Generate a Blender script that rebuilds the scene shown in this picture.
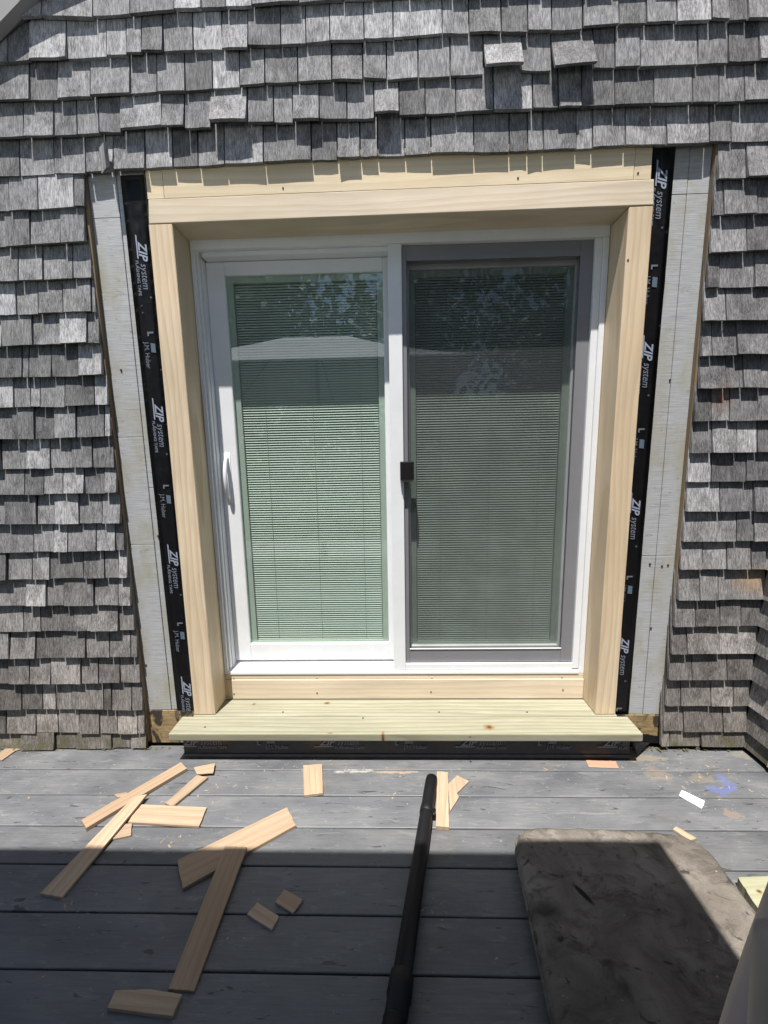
import bpy, bmesh, math, random
from mathutils import Vector, Matrix, noise

# ------------------------------------------------------------------ camera
scene = bpy.context.scene
for o in list(bpy.data.objects): bpy.data.objects.remove(o)
F = 384.0                                            # focal length in pixels (13 mm ultra-wide)
PITCH, YAW, ROLL = [math.radians(a) for a in (8.126, 1.502, -1.018)]
CAM = Vector((-.0212, -1.7286, 1.4211))
_f = Vector((-math.sin(YAW)*math.cos(PITCH), math.cos(YAW)*math.cos(PITCH), -math.sin(PITCH)))
_r0 = Vector((math.cos(YAW), math.sin(YAW), 0)); _u0 = _r0.cross(_f)
RT = math.cos(ROLL)*_r0 + math.sin(ROLL)*_u0
UP = math.cos(ROLL)*_u0 - math.sin(ROLL)*_r0
FW = _f
cd = bpy.data.cameras.new('camera'); cam = bpy.data.objects.new('camera', cd)
scene.collection.objects.link(cam); scene.camera = cam
cd.sensor_fit = 'VERTICAL'; cd.sensor_height = 36; cd.lens = F/1024*36
cd.clip_start = .02; cd.clip_end = 600
cam.matrix_world = Matrix(((RT.x, UP.x, -FW.x, CAM.x), (RT.y, UP.y, -FW.y, CAM.y), (RT.z, UP.z, -FW.z, CAM.z), (0, 0, 0, 1)))
scene.render.resolution_x, scene.render.resolution_y = 768, 1024

# ------------------------------------------------------------------ light
SUN = Vector((-.29, -1, 3.15)).normalized()          # towards the sun
w = bpy.data.worlds.new('World'); scene.world = w; w.use_nodes = True
nt = w.node_tree; bg = nt.nodes['Background']
sky = nt.nodes.new('ShaderNodeTexSky'); sky.sky_type = 'NISHITA'; sky.sun_disc = False
sky.sun_elevation = math.asin(SUN.z); sky.sun_rotation = math.atan2(SUN.x, SUN.y)
sky.air_density = 1.0; sky.dust_density = 1.0; sky.ozone_density = 1.0
nt.links.new(sky.outputs[0], bg.inputs[0]); bg.inputs[1].default_value = .077
sl = bpy.data.lights.new('sun', 'SUN'); sl.energy = 5.0; sl.angle = math.radians(.53); sl.color = (1, .96, .9)
so = bpy.data.objects.new('sun', sl); scene.collection.objects.link(so)
so.rotation_euler = (-SUN).to_track_quat('-Z', 'Y').to_euler(); so.location = (0, -6, 12)
vs = scene.view_settings
vs.view_transform = 'Standard'; vs.look = 'None'; vs.gamma = 1; vs.exposure = .86; vs.use_curve_mapping = False
scene.cycles.max_bounces = 8; scene.cycles.transparent_max_bounces = 16

# ------------------------------------------------------------------ pixel to place
def ray(u, v): return RT*((u-384)/F) - UP*((v-512)/F) + FW
def W(u, v, Y=0.):
    d = ray(u, v); return CAM + d*((Y-CAM.y)/d.y)
def G(u, v, Z=0.):
    d = ray(u, v); return CAM + d*((Z-CAM.z)/d.z)

# ------------------------------------------------------------------ helpers
C = scene.collection
rnd = random.Random(7)
def tag(o, label=None, cat=None, group=None, kind=None):
    if label: o['label'] = label
    if cat: o['category'] = cat
    if group: o['group'] = group
    if kind: o['kind'] = kind
    return o
def empty(name, loc):
    o = bpy.data.objects.new(name, None); C.objects.link(o); o.location = loc; o.empty_display_size = .1
    return o
def wloc(o):
    p = Vector((0, 0, 0))
    while o: p = p + o.location; o = o.parent
    return p
def obj(name, bm, mat, parent=None, smooth=False, origin=None):
    bm.normal_update()
    xs = [v.co for v in bm.verts]
    if origin is None:
        lo = Vector([min(c[i] for c in xs) for i in range(3)]); hi = Vector([max(c[i] for c in xs) for i in range(3)])
        origin = Vector(((lo.x+hi.x)/2, (lo.y+hi.y)/2, lo.z))
    bmesh.ops.translate(bm, verts=bm.verts, vec=-origin)
    me = bpy.data.meshes.new(name); bm.to_mesh(me); bm.free()
    if smooth: me.polygons.foreach_set('use_smooth', [True]*len(me.polygons))
    me.materials.append(mat)
    o = bpy.data.objects.new(name, me); C.objects.link(o)
    o.location = origin - (wloc(parent) if parent else Vector((0, 0, 0)))
    o.parent = parent
    return o
def box(bm, x0, x1, y0, y1, z0, z1):
    m = Matrix.Translation(((x0+x1)/2, (y0+y1)/2, (z0+z1)/2)) @ Matrix.Diagonal((x1-x0, y1-y0, z1-z0, 1))
    return bmesh.ops.create_cube(bm, size=1, matrix=m)['verts']
def bevel(bm, w=.002, seg=1):
    bmesh.ops.bevel(bm, geom=list(bm.edges), offset=w, segments=seg, affect='EDGES', profile=.5)
def board(name, x0, x1, y0, y1, z0, z1, mat, parent, bev=.002, seg=1):
    bm = bmesh.new(); box(bm, x0, x1, y0, y1, z0, z1)
    if bev: bevel(bm, bev, seg)
    return obj(name, bm, mat, parent)
def tube(bm, pts, rads, n=12, cap=True):
    pts = [Vector(p) for p in pts]
    if not hasattr(rads, '__len__'): rads = [rads]*len(pts)
    rings = []; ref = Vector((.13, .31, .94))
    for i, p in enumerate(pts):
        t = (pts[min(i+1, len(pts)-1)] - pts[max(i-1, 0)]).normalized()
        a = t.cross(ref)
        if a.length < .05: a = t.cross(Vector((1, 0, 0)))
        a.normalize(); b = t.cross(a)
        rings.append([bm.verts.new(p + (a*math.cos(2*math.pi*k/n) + b*math.sin(2*math.pi*k/n))*rads[i]) for k in range(n)])
    for i in range(len(rings)-1):
        for k in range(n):
            bm.faces.new((rings[i][k], rings[i][(k+1) % n], rings[i+1][(k+1) % n], rings[i+1][k]))
    if cap:
        bm.faces.new(rings[0][::-1]); bm.faces.new(rings[-1])
def prism(bm, poly, z0s, th):
    """poly: list of (x,y) ; z0s: base heights ; th thickness"""
    n = len(poly)
    lo = [bm.verts.new((p[0], p[1], z)) for p, z in zip(poly, z0s)]
    hi = [bm.verts.new((p[0], p[1], z+th)) for p, z in zip(poly, z0s)]
    bm.faces.new(lo[::-1]); bm.faces.new(hi)
    for i in range(n): bm.faces.new((lo[i], lo[(i+1) % n], hi[(i+1) % n], hi[i]))
    bmesh.ops.recalc_face_normals(bm, faces=bm.faces)

# ------------------------------------------------------------------ materials
def newmat(name):
    m = bpy.data.materials.new(name); m.use_nodes = True
    t = m.node_tree; b = t.nodes['Principled BSDF']
    return m, t, b
class N:
    """tiny node-graph shorthand"""
    def __init__(s, t): s.t = t
    def n(s, kind, **kw):
        x = s.t.nodes.new('ShaderNode'+kind)
        for k, v in kw.items(): setattr(x, k, v)
        return x
    def l(s, a, b): s.t.links.new(a, b)
    def obj(s): return s.n('TexCoord').outputs['Object']
    def pos(s): return s.n('NewGeometry').outputs['Position']
    def rand(s): return s.n('ObjectInfo').outputs['Random']
    def map(s, src, scale=(1, 1, 1), off=None):
        m = s.n('Mapping'); s.l(src, m.inputs[0]); m.inputs['Scale'].default_value = scale
        if off is not None: s.l(off, m.inputs['Location'])
        return m.outputs[0]
    def noise(s, src, scale=5, detail=4, rough=.55, dist=0.):
        x = s.n('TexNoise'); s.l(src, x.inputs['Vector'])
        x.inputs['Scale'].default_value = scale; x.inputs['Detail'].default_value = detail
        x.inputs['Roughness'].default_value = rough; x.inputs['Distortion'].default_value = dist
        return x.outputs[0]
    def ramp(s, fac, stops, interp='LINEAR'):
        r = s.n('ValToRGB'); s.l(fac, r.inputs[0]); r.color_ramp.interpolation = interp
        e = r.color_ramp.elements
        while len(e) < len(stops): e.new(.5)
        for i, (p, c) in enumerate(stops):
            e[i].position = p; e[i].color = (c, c, c, 1) if not hasattr(c, '__len__') else (*c, 1)
        return r.outputs[0]
    def mix(s, fac, a, b, mode='MIX'):
        x = s.n('Mix', data_type='RGBA', blend_type=mode)
        for sock, val in ((x.inputs[0], fac), (x.inputs[6], a), (x.inputs[7], b)):
            if hasattr(val, 'links') or hasattr(val, 'is_linked'): s.l(val, sock)
            elif hasattr(val, '__len__'): sock.default_value = (*val, 1)
            else: sock.default_value = val
        return x.outputs[2]
    def math(s, op, a, b=None, clamp=False):
        x = s.n('Math', operation=op, use_clamp=clamp)
        for i, val in enumerate((a, b)):
            if val is None: continue
            if hasattr(val, 'is_linked'): s.l(val, x.inputs[i])
            else: x.inputs[i].default_value = val
        return x.outputs[0]
    def bump(s, h, bsdf, strength=.3, dist=.002):
        x = s.n('Bump'); s.l(h, x.inputs['Height']); x.inputs['Strength'].default_value = strength; x.inputs['Distance'].default_value = dist
        s.l(x.outputs[0], bsdf.inputs['Normal'])
    def spot(s, src, p, rx, ry=None, rz=None, wob=None):
        """1 at p fading to 0 at the radius"""
        ry = ry or rx; rz = rz or rx
        m = s.n('Mapping'); m.vector_type = 'TEXTURE'; s.l(src, m.inputs[0])
        m.inputs['Location'].default_value = p; m.inputs['Scale'].default_value = (rx, ry, rz)
        ln = s.n('VectorMath', operation='LENGTH'); s.l(m.outputs[0], ln.inputs[0])
        v = ln.outputs['Value']
        if wob is not None: v = s.math('ADD', v, wob)
        return s.math('SUBTRACT', 1.0, v, clamp=True)
    def rvec(s, k=37.):
        c = s.n('CombineXYZ'); r = s.rand()
        for i, f in enumerate((k, k*1.7, k*.6)): s.l(s.math('MULTIPLY', r, f), c.inputs[i])
        return c.outputs[0]

def wood(name, light, mid, dark, axis='X', var=.12, rough=.6, knots=(), fine=1.0, contrast=1.0, across=None):
    m, t, b = newmat(name); g = N(t)
    st = {'X': (.35, 1, 1), 'Y': (1, .35, 1), 'Z': (1, 1, .35)}[axis]
    s2 = {'X': (.11, 1, 1), 'Y': (1, .11, 1), 'Z': (1, 1, .11)}[axis]
    off = g.rvec(23.)
    src = g.map(g.obj(), (1, 1, 1), off)
    warp = g.noise(g.map(src, st), 5.5, 3, .5)
    across = across or {'X': 'Y', 'Y': 'X', 'Z': 'X'}[axis]
    ring = g.n('TexWave', wave_type='BANDS', bands_direction=across, wave_profile='SAW')
    off2 = g.n('Mapping'); g.l(src, off2.inputs[0]); off2.inputs['Scale'].default_value = s2
    g.l(off2.outputs[0], ring.inputs['Vector'])
    ring.inputs['Scale'].default_value = 11*fine; ring.inputs['Distortion'].default_value = 13
    ring.inputs['Detail'].default_value = 2; ring.inputs['Detail Scale'].default_value = .55
    fin = g.noise(g.map(src, tuple(60 if c == 1 else 2.5 for c in st)), 3.2, 4, .6)
    big = g.noise(g.map(src, st), 2.2, 3, .5)
    col = g.ramp(ring.outputs['Fac'], [(0, light), (.35, light), (.92, tuple(a*.45+b*.55 for a, b in zip(light, mid))), (1, light)])
    col = g.mix(g.math('MULTIPLY', g.ramp(fin, [(.42, 0.), (.72, 1.)]), .45*contrast), col, mid)
    col = g.mix(g.math('MULTIPLY', g.ramp(big, [(.45, 0.), (.75, 1.)]), .55*contrast), col, dark)
    wv = g.ramp(warp, [(.3, .88), (.7, 1.07)])
    col = g.mix(1., col, wv, 'MULTIPLY')
    rv = g.math('ADD', g.math('MULTIPLY', g.rand(), 2*var), 1-var)
    cc = g.n('CombineColor'); [g.l(rv, cc.inputs[i]) for i in range(3)]
    col = g.mix(1., col, cc.outputs[0], 'MULTIPLY')
    if knots:
        wob = g.math('MULTIPLY', g.math('SUBTRACT', g.noise(g.pos(), 60, 2), .5), .5)
        for p, rx, ry in knots:
            sp = g.spot(g.pos(), p, rx, ry, .05, wob)
            col = g.mix(g.ramp(sp, [(.05, 0.), (.3, .5), (.5, 1.)]), col, (.20, .12, .055))
            col = g.mix(g.ramp(sp, [(.6, 0.), (.75, .8)]), col, (.045, .025, .012))
    g.l(col, b.inputs['Base Color']); b.inputs['Roughness'].default_value = rough
    b.inputs['Specular IOR Level'].default_value = .3
    g.bump(fin, b, .25, .0012)
    return m

def plain(name, col, rough=.5, metal=0., bumps=0., bscale=200., spec=.5, var=0.):
    m, t, b = newmat(name); g = N(t)
    n1 = g.noise(g.obj(), 9, 4); 
    c = g.mix(g.math('MULTIPLY', g.ramp(n1, [(.35, 0.), (.75, 1.)]), .25+var), col, tuple(x*.72 for x in col))
    g.l(c, b.inputs['Base Color']); b.inputs['Roughness'].default_value = rough
    b.inputs['Metallic'].default_value = metal; b.inputs['Specular IOR Level'].default_value = spec
    if bumps: g.bump(g.noise(g.obj(), bscale, 3), b, bumps, .001)
    return m

# weathered cedar shingle
def shingle_mat():
    m, t, b = newmat('weathered_cedar'); g = N(t)
    off = g.rvec(51.)
    src = g.map(g.obj(), (1, 1, 1), off)
    streak = g.noise(g.map(src, (85, 85, 7)), 1.7, 6, .7)
    fine = g.noise(g.map(src, (420, 420, 26)), 1., 3, .6)
    patch = g.noise(g.map(src, (15, 15, 9)), 1., 4, .55, .5)
    wave = g.n('TexWave', wave_type='BANDS', bands_direction='X', wave_profile='SAW'); g.l(g.map(src, (1, 1, .16)), wave.inputs['Vector'])
    wave.inputs['Scale'].default_value = 34; wave.inputs['Distortion'].default_value = 9; wave.inputs['Detail'].default_value = 2; wave.inputs['Detail Scale'].default_value = .8
    v = g.ramp(streak, [(.31, (.068, .066, .069)), (.46, (.168, .166, .171)), (.60, (.285, .283, .291)), (.76, (.43, .428, .44))])
    v = g.mix(g.ramp(patch, [(.46, 0.), (.66, .82)]), v, g.ramp(fine, [(.3, (.036, .035, .036)), (.7, (.115, .112, .114))]))
    v = g.mix(g.math('MULTIPLY', wave.outputs['Fac'], .30), v, (.07, .068, .07))
    v = g.mix(g.math('MULTIPLY', g.ramp(fine, [(.45, 0.), (.7, 1.)]), .35), v, (.48, .478, .492))
    # some shingles brighter / darker
    rv = g.ramp(g.rand(), [(0, .58), (.2, .8), (.5, 1.), (.8, 1.2), (.9, 1.55), (1, 1.85)])
    v = g.mix(1., v, rv, 'MULTIPLY')
    # lower courses keep a browner cast, near the deck a little green
    z = g.n('SeparateXYZ'); g.l(g.pos(), z.inputs[0])
    low = g.math('SUBTRACT', 1., g.math('DIVIDE', z.outputs[2], 1.15), clamp=True)
    v = g.mix(g.math('MULTIPLY', low, .8), v, g.mix(1., v, (.80, .70, .585), 'MULTIPLY'))
    moss = g.math('MULTIPLY', g.math('SUBTRACT', 1., g.math('DIVIDE', z.outputs[2], .13), clamp=True), g.ramp(patch, [(.4, 0.), (.6, .8)]))
    v = g.mix(moss, v, (.10, .10, .045))
    rust = g.math('MULTIPLY', g.spot(g.pos(), tuple(W(722, 398, -.02)), .07, .1, .07), g.ramp(streak, [(.4, 0.), (.6, .8)]))
    v = g.mix(rust, v, (.26, .10, .035))
    tan = g.math('MULTIPLY', g.spot(g.pos(), tuple(W(755, 580, -.02)), .13, .1, .08), g.ramp(streak, [(.3, .2), (.6, .9)]))
    v = g.mix(tan, v, (.36, .235, .12))
    g.l(v, b.inputs['Base Color']); b.inputs['Roughness'].default_value = .85; b.inputs['Specular IOR Level'].default_value = .2
    h = g.math('ADD', streak, g.math('MULTIPLY', fine, .5))
    g.bump(h, b, .7, .005)
    return m
M_shingle = shingle_mat()

# grey painted deck board
def deck_mat():
    m, t, b = newmat('worn_grey_deck_paint'); g = N(t)
    p = g.pos(); off = g.rvec(9.)
    src = g.map(p, (1, 1, 1), off)
    cloud = g.noise(g.map(src, (2.2, 5, 5)), 1.6, 5, .6)
    grain = g.noise(g.map(src, (7, 130, 130)), 1.2, 4, .6)
    col = g.ramp(cloud, [(.3, (.085, .089, .097)), (.5, (.115, .119, .127)), (.72, (.155, .157, .16))])
    col = g.mix(g.math('MULTIPLY', g.ramp(grain, [(.45, 0.), (.75, 1.)]), .45), col, (.06, .063, .07))
    scuff = g.noise(g.map(src, (6, 30, 30)), 1.5, 5, .7, .8)
    col = g.mix(g.ramp(scuff, [(.56, 0.), (.68, .38)]), col, (.24, .235, .225))
    gouge = g.noise(g.map(src, (9, 55, 55)), 1.3, 3, .6, 1.)
    col = g.mix(g.ramp(gouge, [(.655, 0.), (.68, .85)]), col, (.04, .038, .038))
    speck = g.noise(src, 85, 2, .5)
    col = g.mix(g.ramp(speck, [(.72, 0.), (.76, .7)]), col, (.34, .31, .26))
    dirt = g.noise(src, 4.5, 5, .65, .5)
    col = g.mix(g.ramp(dirt, [(.58, 0.), (.75, .35)]), col, (.15, .13, .11))
    wob = g.math('MULTIPLY', g.math('SUBTRACT', g.noise(g.map(p, (.45, 1, 1)), 42, 5, .75), .5), 3.2)
    for (u, v), rx, ry, c, a in (((718, 790), .06, .028, (.10, .13, .32), .6), ((727, 783), .03, .05, (.10, .13, .32), .5),
                                 ((657, 775), .06, .045, (.22, .175, .135), .45), ((700, 778), .07, .03, (.22, .19, .14), .4),
                                 ((640, 758), .13, .03, (.26, .22, .15), .5), ((732, 814), .035, .025, (.22, .16, .12), .55),
                                 ((747, 755), .09, .035, (.22, .19, .15), .45), ((352, 771), .12, .012, (.40, .38, .34), .7),
                                 ((395, 772), .12, .010, (.40, .30, .2), .6), ((265, 787), .05, .012, (.2, .19, .17), .3)):
        sp = g.spot(p, tuple(G(u, v)), rx, ry, .1, wob)
        col = g.mix(g.math('MULTIPLY', g.ramp(sp, [(.12, 0.), (.30, 1.)]), a), col, c)
    rv = g.ramp(g.rand(), [(0, .88), (1, 1.1)])
    col = g.mix(1., col, rv, 'MULTIPLY')
    g.l(col, b.inputs['Base Color'])
    g.l(g.ramp(cloud, [(.3, .42), (.7, .62)]), b.inputs['Roughness'])
    g.bump(g.math('ADD', g.math('MULTIPLY', grain, .6), cloud), b, .35, .003)
    return m
M_deck = deck_mat()

# grey painted rough-sawn sheathing
def sheath_mat():
    m, t, b = newmat('grey_painted_sheathing'); g = N(t)
    src = g.pos()
    lines = g.noise(g.map(src, (9, 9, 330)), 1., 3, .65)
    blot = g.noise(g.map(src, (5, 5, 3)), 1.3, 5, .6)
    sp = g.noise(g.map(src, (30, 30, 60)), 1.2, 3, .6)
    col = g.ramp(lines, [(.33, (.27, .275, .285)), (.5, (.37, .378, .392)), (.7, (.45, .457, .468))])
    col = g.mix(g.ramp(blot, [(.46, 0.), (.66, .7)]), col, (.29, .275, .185))
    col = g.mix(g.ramp(g.noise(g.map(src, (14, 14, 22)), 1.4, 5, .7, .7), [(.60, 0.), (.70, .55)]), col, (.19, .185, .17))
    col = g.mix(g.ramp(sp, [(.68, 0.), (.74, .75)]), col, (.14, .13, .12))
    g.l(col, b.inputs['Base Color']); b.inputs['Roughness'].default_value = .75
    g.bump(lines, b, .4, .002)
    return m
M_sheath = sheath_mat()
def tar_block():
    m, t, b = newmat('tar_stained_block'); g = N(t); p = g.pos()
    c = g.ramp(g.noise(g.map(p, (6, 6, 40)), 2.2, 4, .6), [(.3, (.16, .11, .05)), (.7, (.36, .26, .125))])
    c = g.mix(g.ramp(g.noise(g.map(p, (1, 1, .6)), 13, 4, .6, .6), [(.50, 0.), (.56, .95)]), c, (.018, .016, .014))
    g.l(c, b.inputs['Base Color']); b.inputs['Roughness'].default_value = .8; g.bump(g.noise(p, 60, 3), b, .4, .004)
    return m
M_osb = tar_block()
M_edge = wood('cut_brown_edge', (.24, .18, .115), (.16, .11, .065), (.07, .05, .035), 'Z', .1, .8)
M_pineZ = wood('pine_upright', (.69, .575, .42), (.49, .345, .215), (.53, .39, .24), 'Z', .05, knots=())
M_pineX = wood('pine_level', (.70, .605, .475), (.55, .435, .305), (.57, .46, .315), 'X', .05, across='Z')
M_ply = wood('pine_backing', (.71, .595, .42), (.58, .455, .285), (.56, .44, .265), 'X', .04, across='Z')
kn = [(tuple(G(489, 727, .171)), .034, .024), (tuple(G(254, 704, .171)), .014, .012), (tuple(G(327, 703, .171)), .024, .014), (tuple(G(383, 738, .15)), .012, .03), (tuple(G(330, 733, .171)), .02, .004)]
M_pt = wood('treated_lumber', (.31, .30, .228), (.165, .155, .09), (.23, .217, .137), 'X', .03, knots=kn, fine=1.)
M_pt2 = wood('treated_lumber_offcut', (.34, .335, .23), (.26, .245, .15), (.25, .235, .135), 'X', .03, knots=[(tuple(G(759, 891, .038)), .012, .008)])
M_cut = wood('cedar_offcut', (.41, .315, .225), (.29, .195, .122), (.24, .15, .088), 'X', .16, contrast=1.3)
M_vinyl = plain('white_vinyl', (.75, .765, .785), .35, spec=.5)
M_rail = plain('white_blind_rail', (.60, .61, .60), .4)
M_slat = plain('white_blind_slat', (.68, .69, .68), .7, spec=.15)
M_cord = plain('blind_cord', (.45, .47, .45), .8)
M_scr = plain('grey_screen_frame', (.235, .235, .255), .4, .2)
M_blk = plain('black_plastic', (.008, .008, .009), .5, bumps=.1, spec=.25)
M_steel = plain('bright_steel', (.6, .6, .6), .25, 1.)
M_nail = plain('nail_head', (.09, .075, .06), .5, .6)
M_dark = plain('unlit_room_dark', (.05, .055, .055), .5)  # painted-in darkness of the room behind the closed blinds
M_rake = plain('grey_rake_paint', (.27, .262, .255), .5, bumps=.1, bscale=60)
M_print = plain('pale_print', (.27, .30, .38), .5)
M_print4 = plain('grey_print', (.17, .185, .24), .5)
M_print2 = plain('dim_print', (.13, .135, .17), .5)
M_print3 = plain('blue_print', (.09, .13, .17), .5)
M_felt = plain('dark_house_wrap', (.05, .045, .04), .9)
M_pole = plain('bronze_metal', (.05, .045, .04), .35, .6)
M_white = plain('white_pvc', (.83, .83, .82), .45)

def tape_mat():
    m, t, b = newmat('black_flashing_tape'); g = N(t)
    n1 = g.noise(g.obj(), 30, 3); n2 = g.noise(g.map(g.pos(), (6, 6, 40)), 1.2, 4, .6)
    dust = g.ramp(n2, [(.62, 0.), (.78, .5)])
    g.l(g.mix(dust, (.010, .010, .012), (.05, .047, .045)), b.inputs['Base Color'])
    g.l(g.ramp(n1, [(.3, .28), (.7, .5)]), b.inputs['Roughness']); g.bump(n1, b, .25, .002)
    return m
M_tape = tape_mat()

def glass_mat(name, tint, f0):
    m = bpy.data.materials.new(name); m.use_nodes = True; t = m.node_tree; g = N(t)
    t.nodes.clear(); out = g.n('OutputMaterial'); tr = g.n('BsdfTransparent'); gl = g.n('BsdfGlossy'); mx = g.n('MixShader'); lw = g.n('LayerWeight')
    tr.inputs[0].default_value = (*tint, 1); gl.inputs['Roughness'].default_value = .0; gl.inputs[0].default_value = (.95, 1, 1, 1)
    lw.inputs['Blend'].default_value = .5
    fac = g.math('ADD', g.math('MULTIPLY', g.math('POWER', lw.outputs['Facing'], 5.), 1-f0), f0, clamp=True)
    nb = g.n('Bump'); nb.inputs['Strength'].default_value = .02; nb.inputs['Distance'].default_value = .01
    g.l(g.noise(g.pos(), 1.7, 2), nb.inputs['Height']); g.l(nb.outputs[0], gl.inputs['Normal'])
    g.l(fac, mx.inputs[0]); g.l(tr.outputs[0], mx.inputs[1]); g.l(gl.outputs[0], mx.inputs[2]); g.l(mx.outputs[0], out.inputs[0])
    return m
M_glass = glass_mat('green_low_e_glass', (.775, .86, .795), .11)

def mesh_screen():
    m = bpy.data.materials.new('insect_mesh'); m.use_nodes = True; t = m.node_tree; g = N(t)
    t.nodes.clear(); out = g.n('OutputMaterial'); tr = g.n('BsdfTransparent'); df = g.n('BsdfDiffuse'); mx = g.n('MixShader')
    df.inputs[0].default_value = (.055, .055, .06, 1)
    g.l(g.ramp(g.noise(g.pos(), 6, 3), [(.35, .37), (.65, .46)]), mx.inputs[0])
    g.l(tr.outputs[0], mx.inputs[1]); g.l(df.outputs[0], mx.inputs[2]); g.l(mx.outputs[0], out.inputs[0])
    return m
M_mesh = mesh_screen()

def cushion_mat():
    m, t, b = newmat('dirty_taupe_canvas'); g = N(t)
    p = g.obj()
    a = g.noise(p, 5, 6, .65, .6); f = g.noise(p, 420, 2); c = g.noise(g.map(p, (8, 14, 8)), 1.2, 5, .7, 1.2); d = g.noise(p, 22, 4, .6, .8)
    col = g.ramp(a, [(.32, (.105, .092, .079)), (.5, (.175, .155, .133)), (.68, (.26, .235, .205))])
    col = g.mix(g.ramp(c, [(.50, 0.), (.66, .75)]), col, (.075, .066, .058))
    col = g.mix(g.ramp(d, [(.62, 0.), (.69, .8)]), col, (.035, .032, .03))
    wob = g.math('MULTIPLY', g.math('SUBTRACT', g.noise(g.pos(), 40, 3), .5), .7)
    for (u, v), rx, ry in (((545, 912), .075, .04), ((608, 963), .03, .012), ((626, 990), .018, .03)):
        col = g.mix(g.ramp(g.spot(g.pos(), tuple(G(u, v, .08)), rx, ry, .1, wob), [(.05, 0.), (.8, .75)]), col, (.04, .036, .034))
    sm = g.n('Mapping'); sm.vector_type = 'TEXTURE'; g.l(g.pos(), sm.inputs[0])
    q0, q1 = G(573, 885, .08), G(594, 905, .08)
    sm.inputs['Location'].default_value = (q0+q1)/2; sm.inputs['Scale'].default_value = ((q1-q0).length*.6, .010, .1)
    sm.inputs['Rotation'].default_value = (0, 0, math.atan2(q1.y-q0.y, q1.x-q0.x))
    ln = g.n('VectorMath', operation='LENGTH'); g.l(sm.outputs[0], ln.inputs[0])
    col = g.mix(g.ramp(g.math('SUBTRACT', 1., ln.outputs['Value'], clamp=True), [(.02, 0.), (.4, .9)]), col, (.012, .011, .011))
    col = g.mix(g.ramp(g.noise(p, 70, 2), [(.74, 0.), (.77, .8)]), col, (.40, .37, .33))
    g.l(col, b.inputs['Base Color']); b.inputs['Roughness'].default_value = .95; b.inputs['Specular IOR Level'].default_value = .1
    g.bump(g.math('ADD', f, g.math('ADD', g.math('MULTIPLY', a, 3.), g.math('MULTIPLY', d, 2.))), b, .7, .006)
    return m
M_cush = cushion_mat()

def canopy_mat():
    m, t, b = newmat('pale_canopy_fabric'); g = N(t)
    g.l(g.mix(g.ramp(g.noise(g.pos(), 3, 4), [(.3, 0.), (.7, 1.)]), (.60, .62, .64), (.52, .54, .56)), b.inputs['Base Color'])
    b.inputs['Roughness'].default_value = .9
    return m
M_canopy = canopy_mat()
def leaf_mat():
    m, t, b = newmat('leaf'); g = N(t)
    g.l(g.ramp(g.noise(g.pos(), 1.5, 4), [(.3, (.028, .055, .018)), (.7, (.07, .12, .035))]), b.inputs['Base Color'])
    b.inputs['Roughness'].default_value = .6
    return m
M_leaf = leaf_mat()
M_bark = wood('bark', (.12, .09, .06), (.08, .06, .045), (.05, .04, .03), 'Z', .1, .9)
def lawn_mat():
    m, t, b = newmat('lawn'); g = N(t)
    g.l(g.ramp(g.noise(g.pos(), 2.5, 6, .7), [(.3, (.035, .055, .018)), (.7, (.09, .12, .04))]), b.inputs['Base Color'])
    b.inputs['Roughness'].default_value = .95
    return m

# ================================================================== SETTING
bm = bmesh.new(); bmesh.ops.create_grid(bm, x_segments=40, y_segments=40, size=120)
for v in bm.verts: v.co.z = -.55 + .12*noise.noise(v.co*.05)
tag(obj('lawn', bm, lawn_mat(), origin=Vector((0, 0, 0))), kind='structure')

deck = tag(empty('deck', (0, -2.2, 0)), kind='structure')
DX0, DX1 = -3.6, 1.645
y = -.012
k = 0
seams = [-.154, -.290, -.431, -.574, -.719, -.857]
edges = [-.002] + seams
while edges[-1] > -4.4: edges.append(edges[-1]-.1425)
for i in range(len(edges)-1):
    r = random.Random(100+i)
    gap = .0032 + r.uniform(-.001, .0015)
    y1, y0 = edges[i]-gap/2, edges[i+1]+gap/2
    bm = bmesh.new()
    n = 40; prof = []
    hw = .0032                                             # eased long edges
    secs = [(y0, -.004), (y0, -hw), (y0+.0010, -.0010), (y0+hw, 0), ((y0*2+y1)/3, .0004), ((y0+2*y1)/3, .0004), (y1-hw, 0), (y1-.0010, -.0010), (y1, -hw), (y1, -.032), (y0, -.032)]
    secs = secs[1:]
    rings = []
    x1 = DX1 - (.006 if i else 0)
    for j in range(n+1):
        x = DX0 + (x1-DX0)*j/n
        dz = .0016*noise.noise(Vector((x*1.3, i*7.7, 0))); dy = .0012*noise.noise(Vector((x*2.1, i*3.1, 5)))
        rings.append([bm.verts.new((x, a+dy, b+dz)) for a, b in secs])
    m_ = len(secs)
    for j in range(n):
        for q in range(m_):
            bm.faces.new((rings[j][q], rings[j+1][q], rings[j+1][(q+1) % m_], rings[j][(q+1) % m_]))
    bm.faces.new(rings[0]); bm.faces.new(rings[-1][::-1])
    bmesh.ops.recalc_face_normals(bm, faces=bm.faces)
    obj('deck_board', bm, M_deck, deck)
for x in (-3.0, -1.6, -.2, 1.2):
    board('joist', x-.02, x+.02, -4.4, -.02, -.22, -.034, M_edge, deck, 0)

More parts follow.
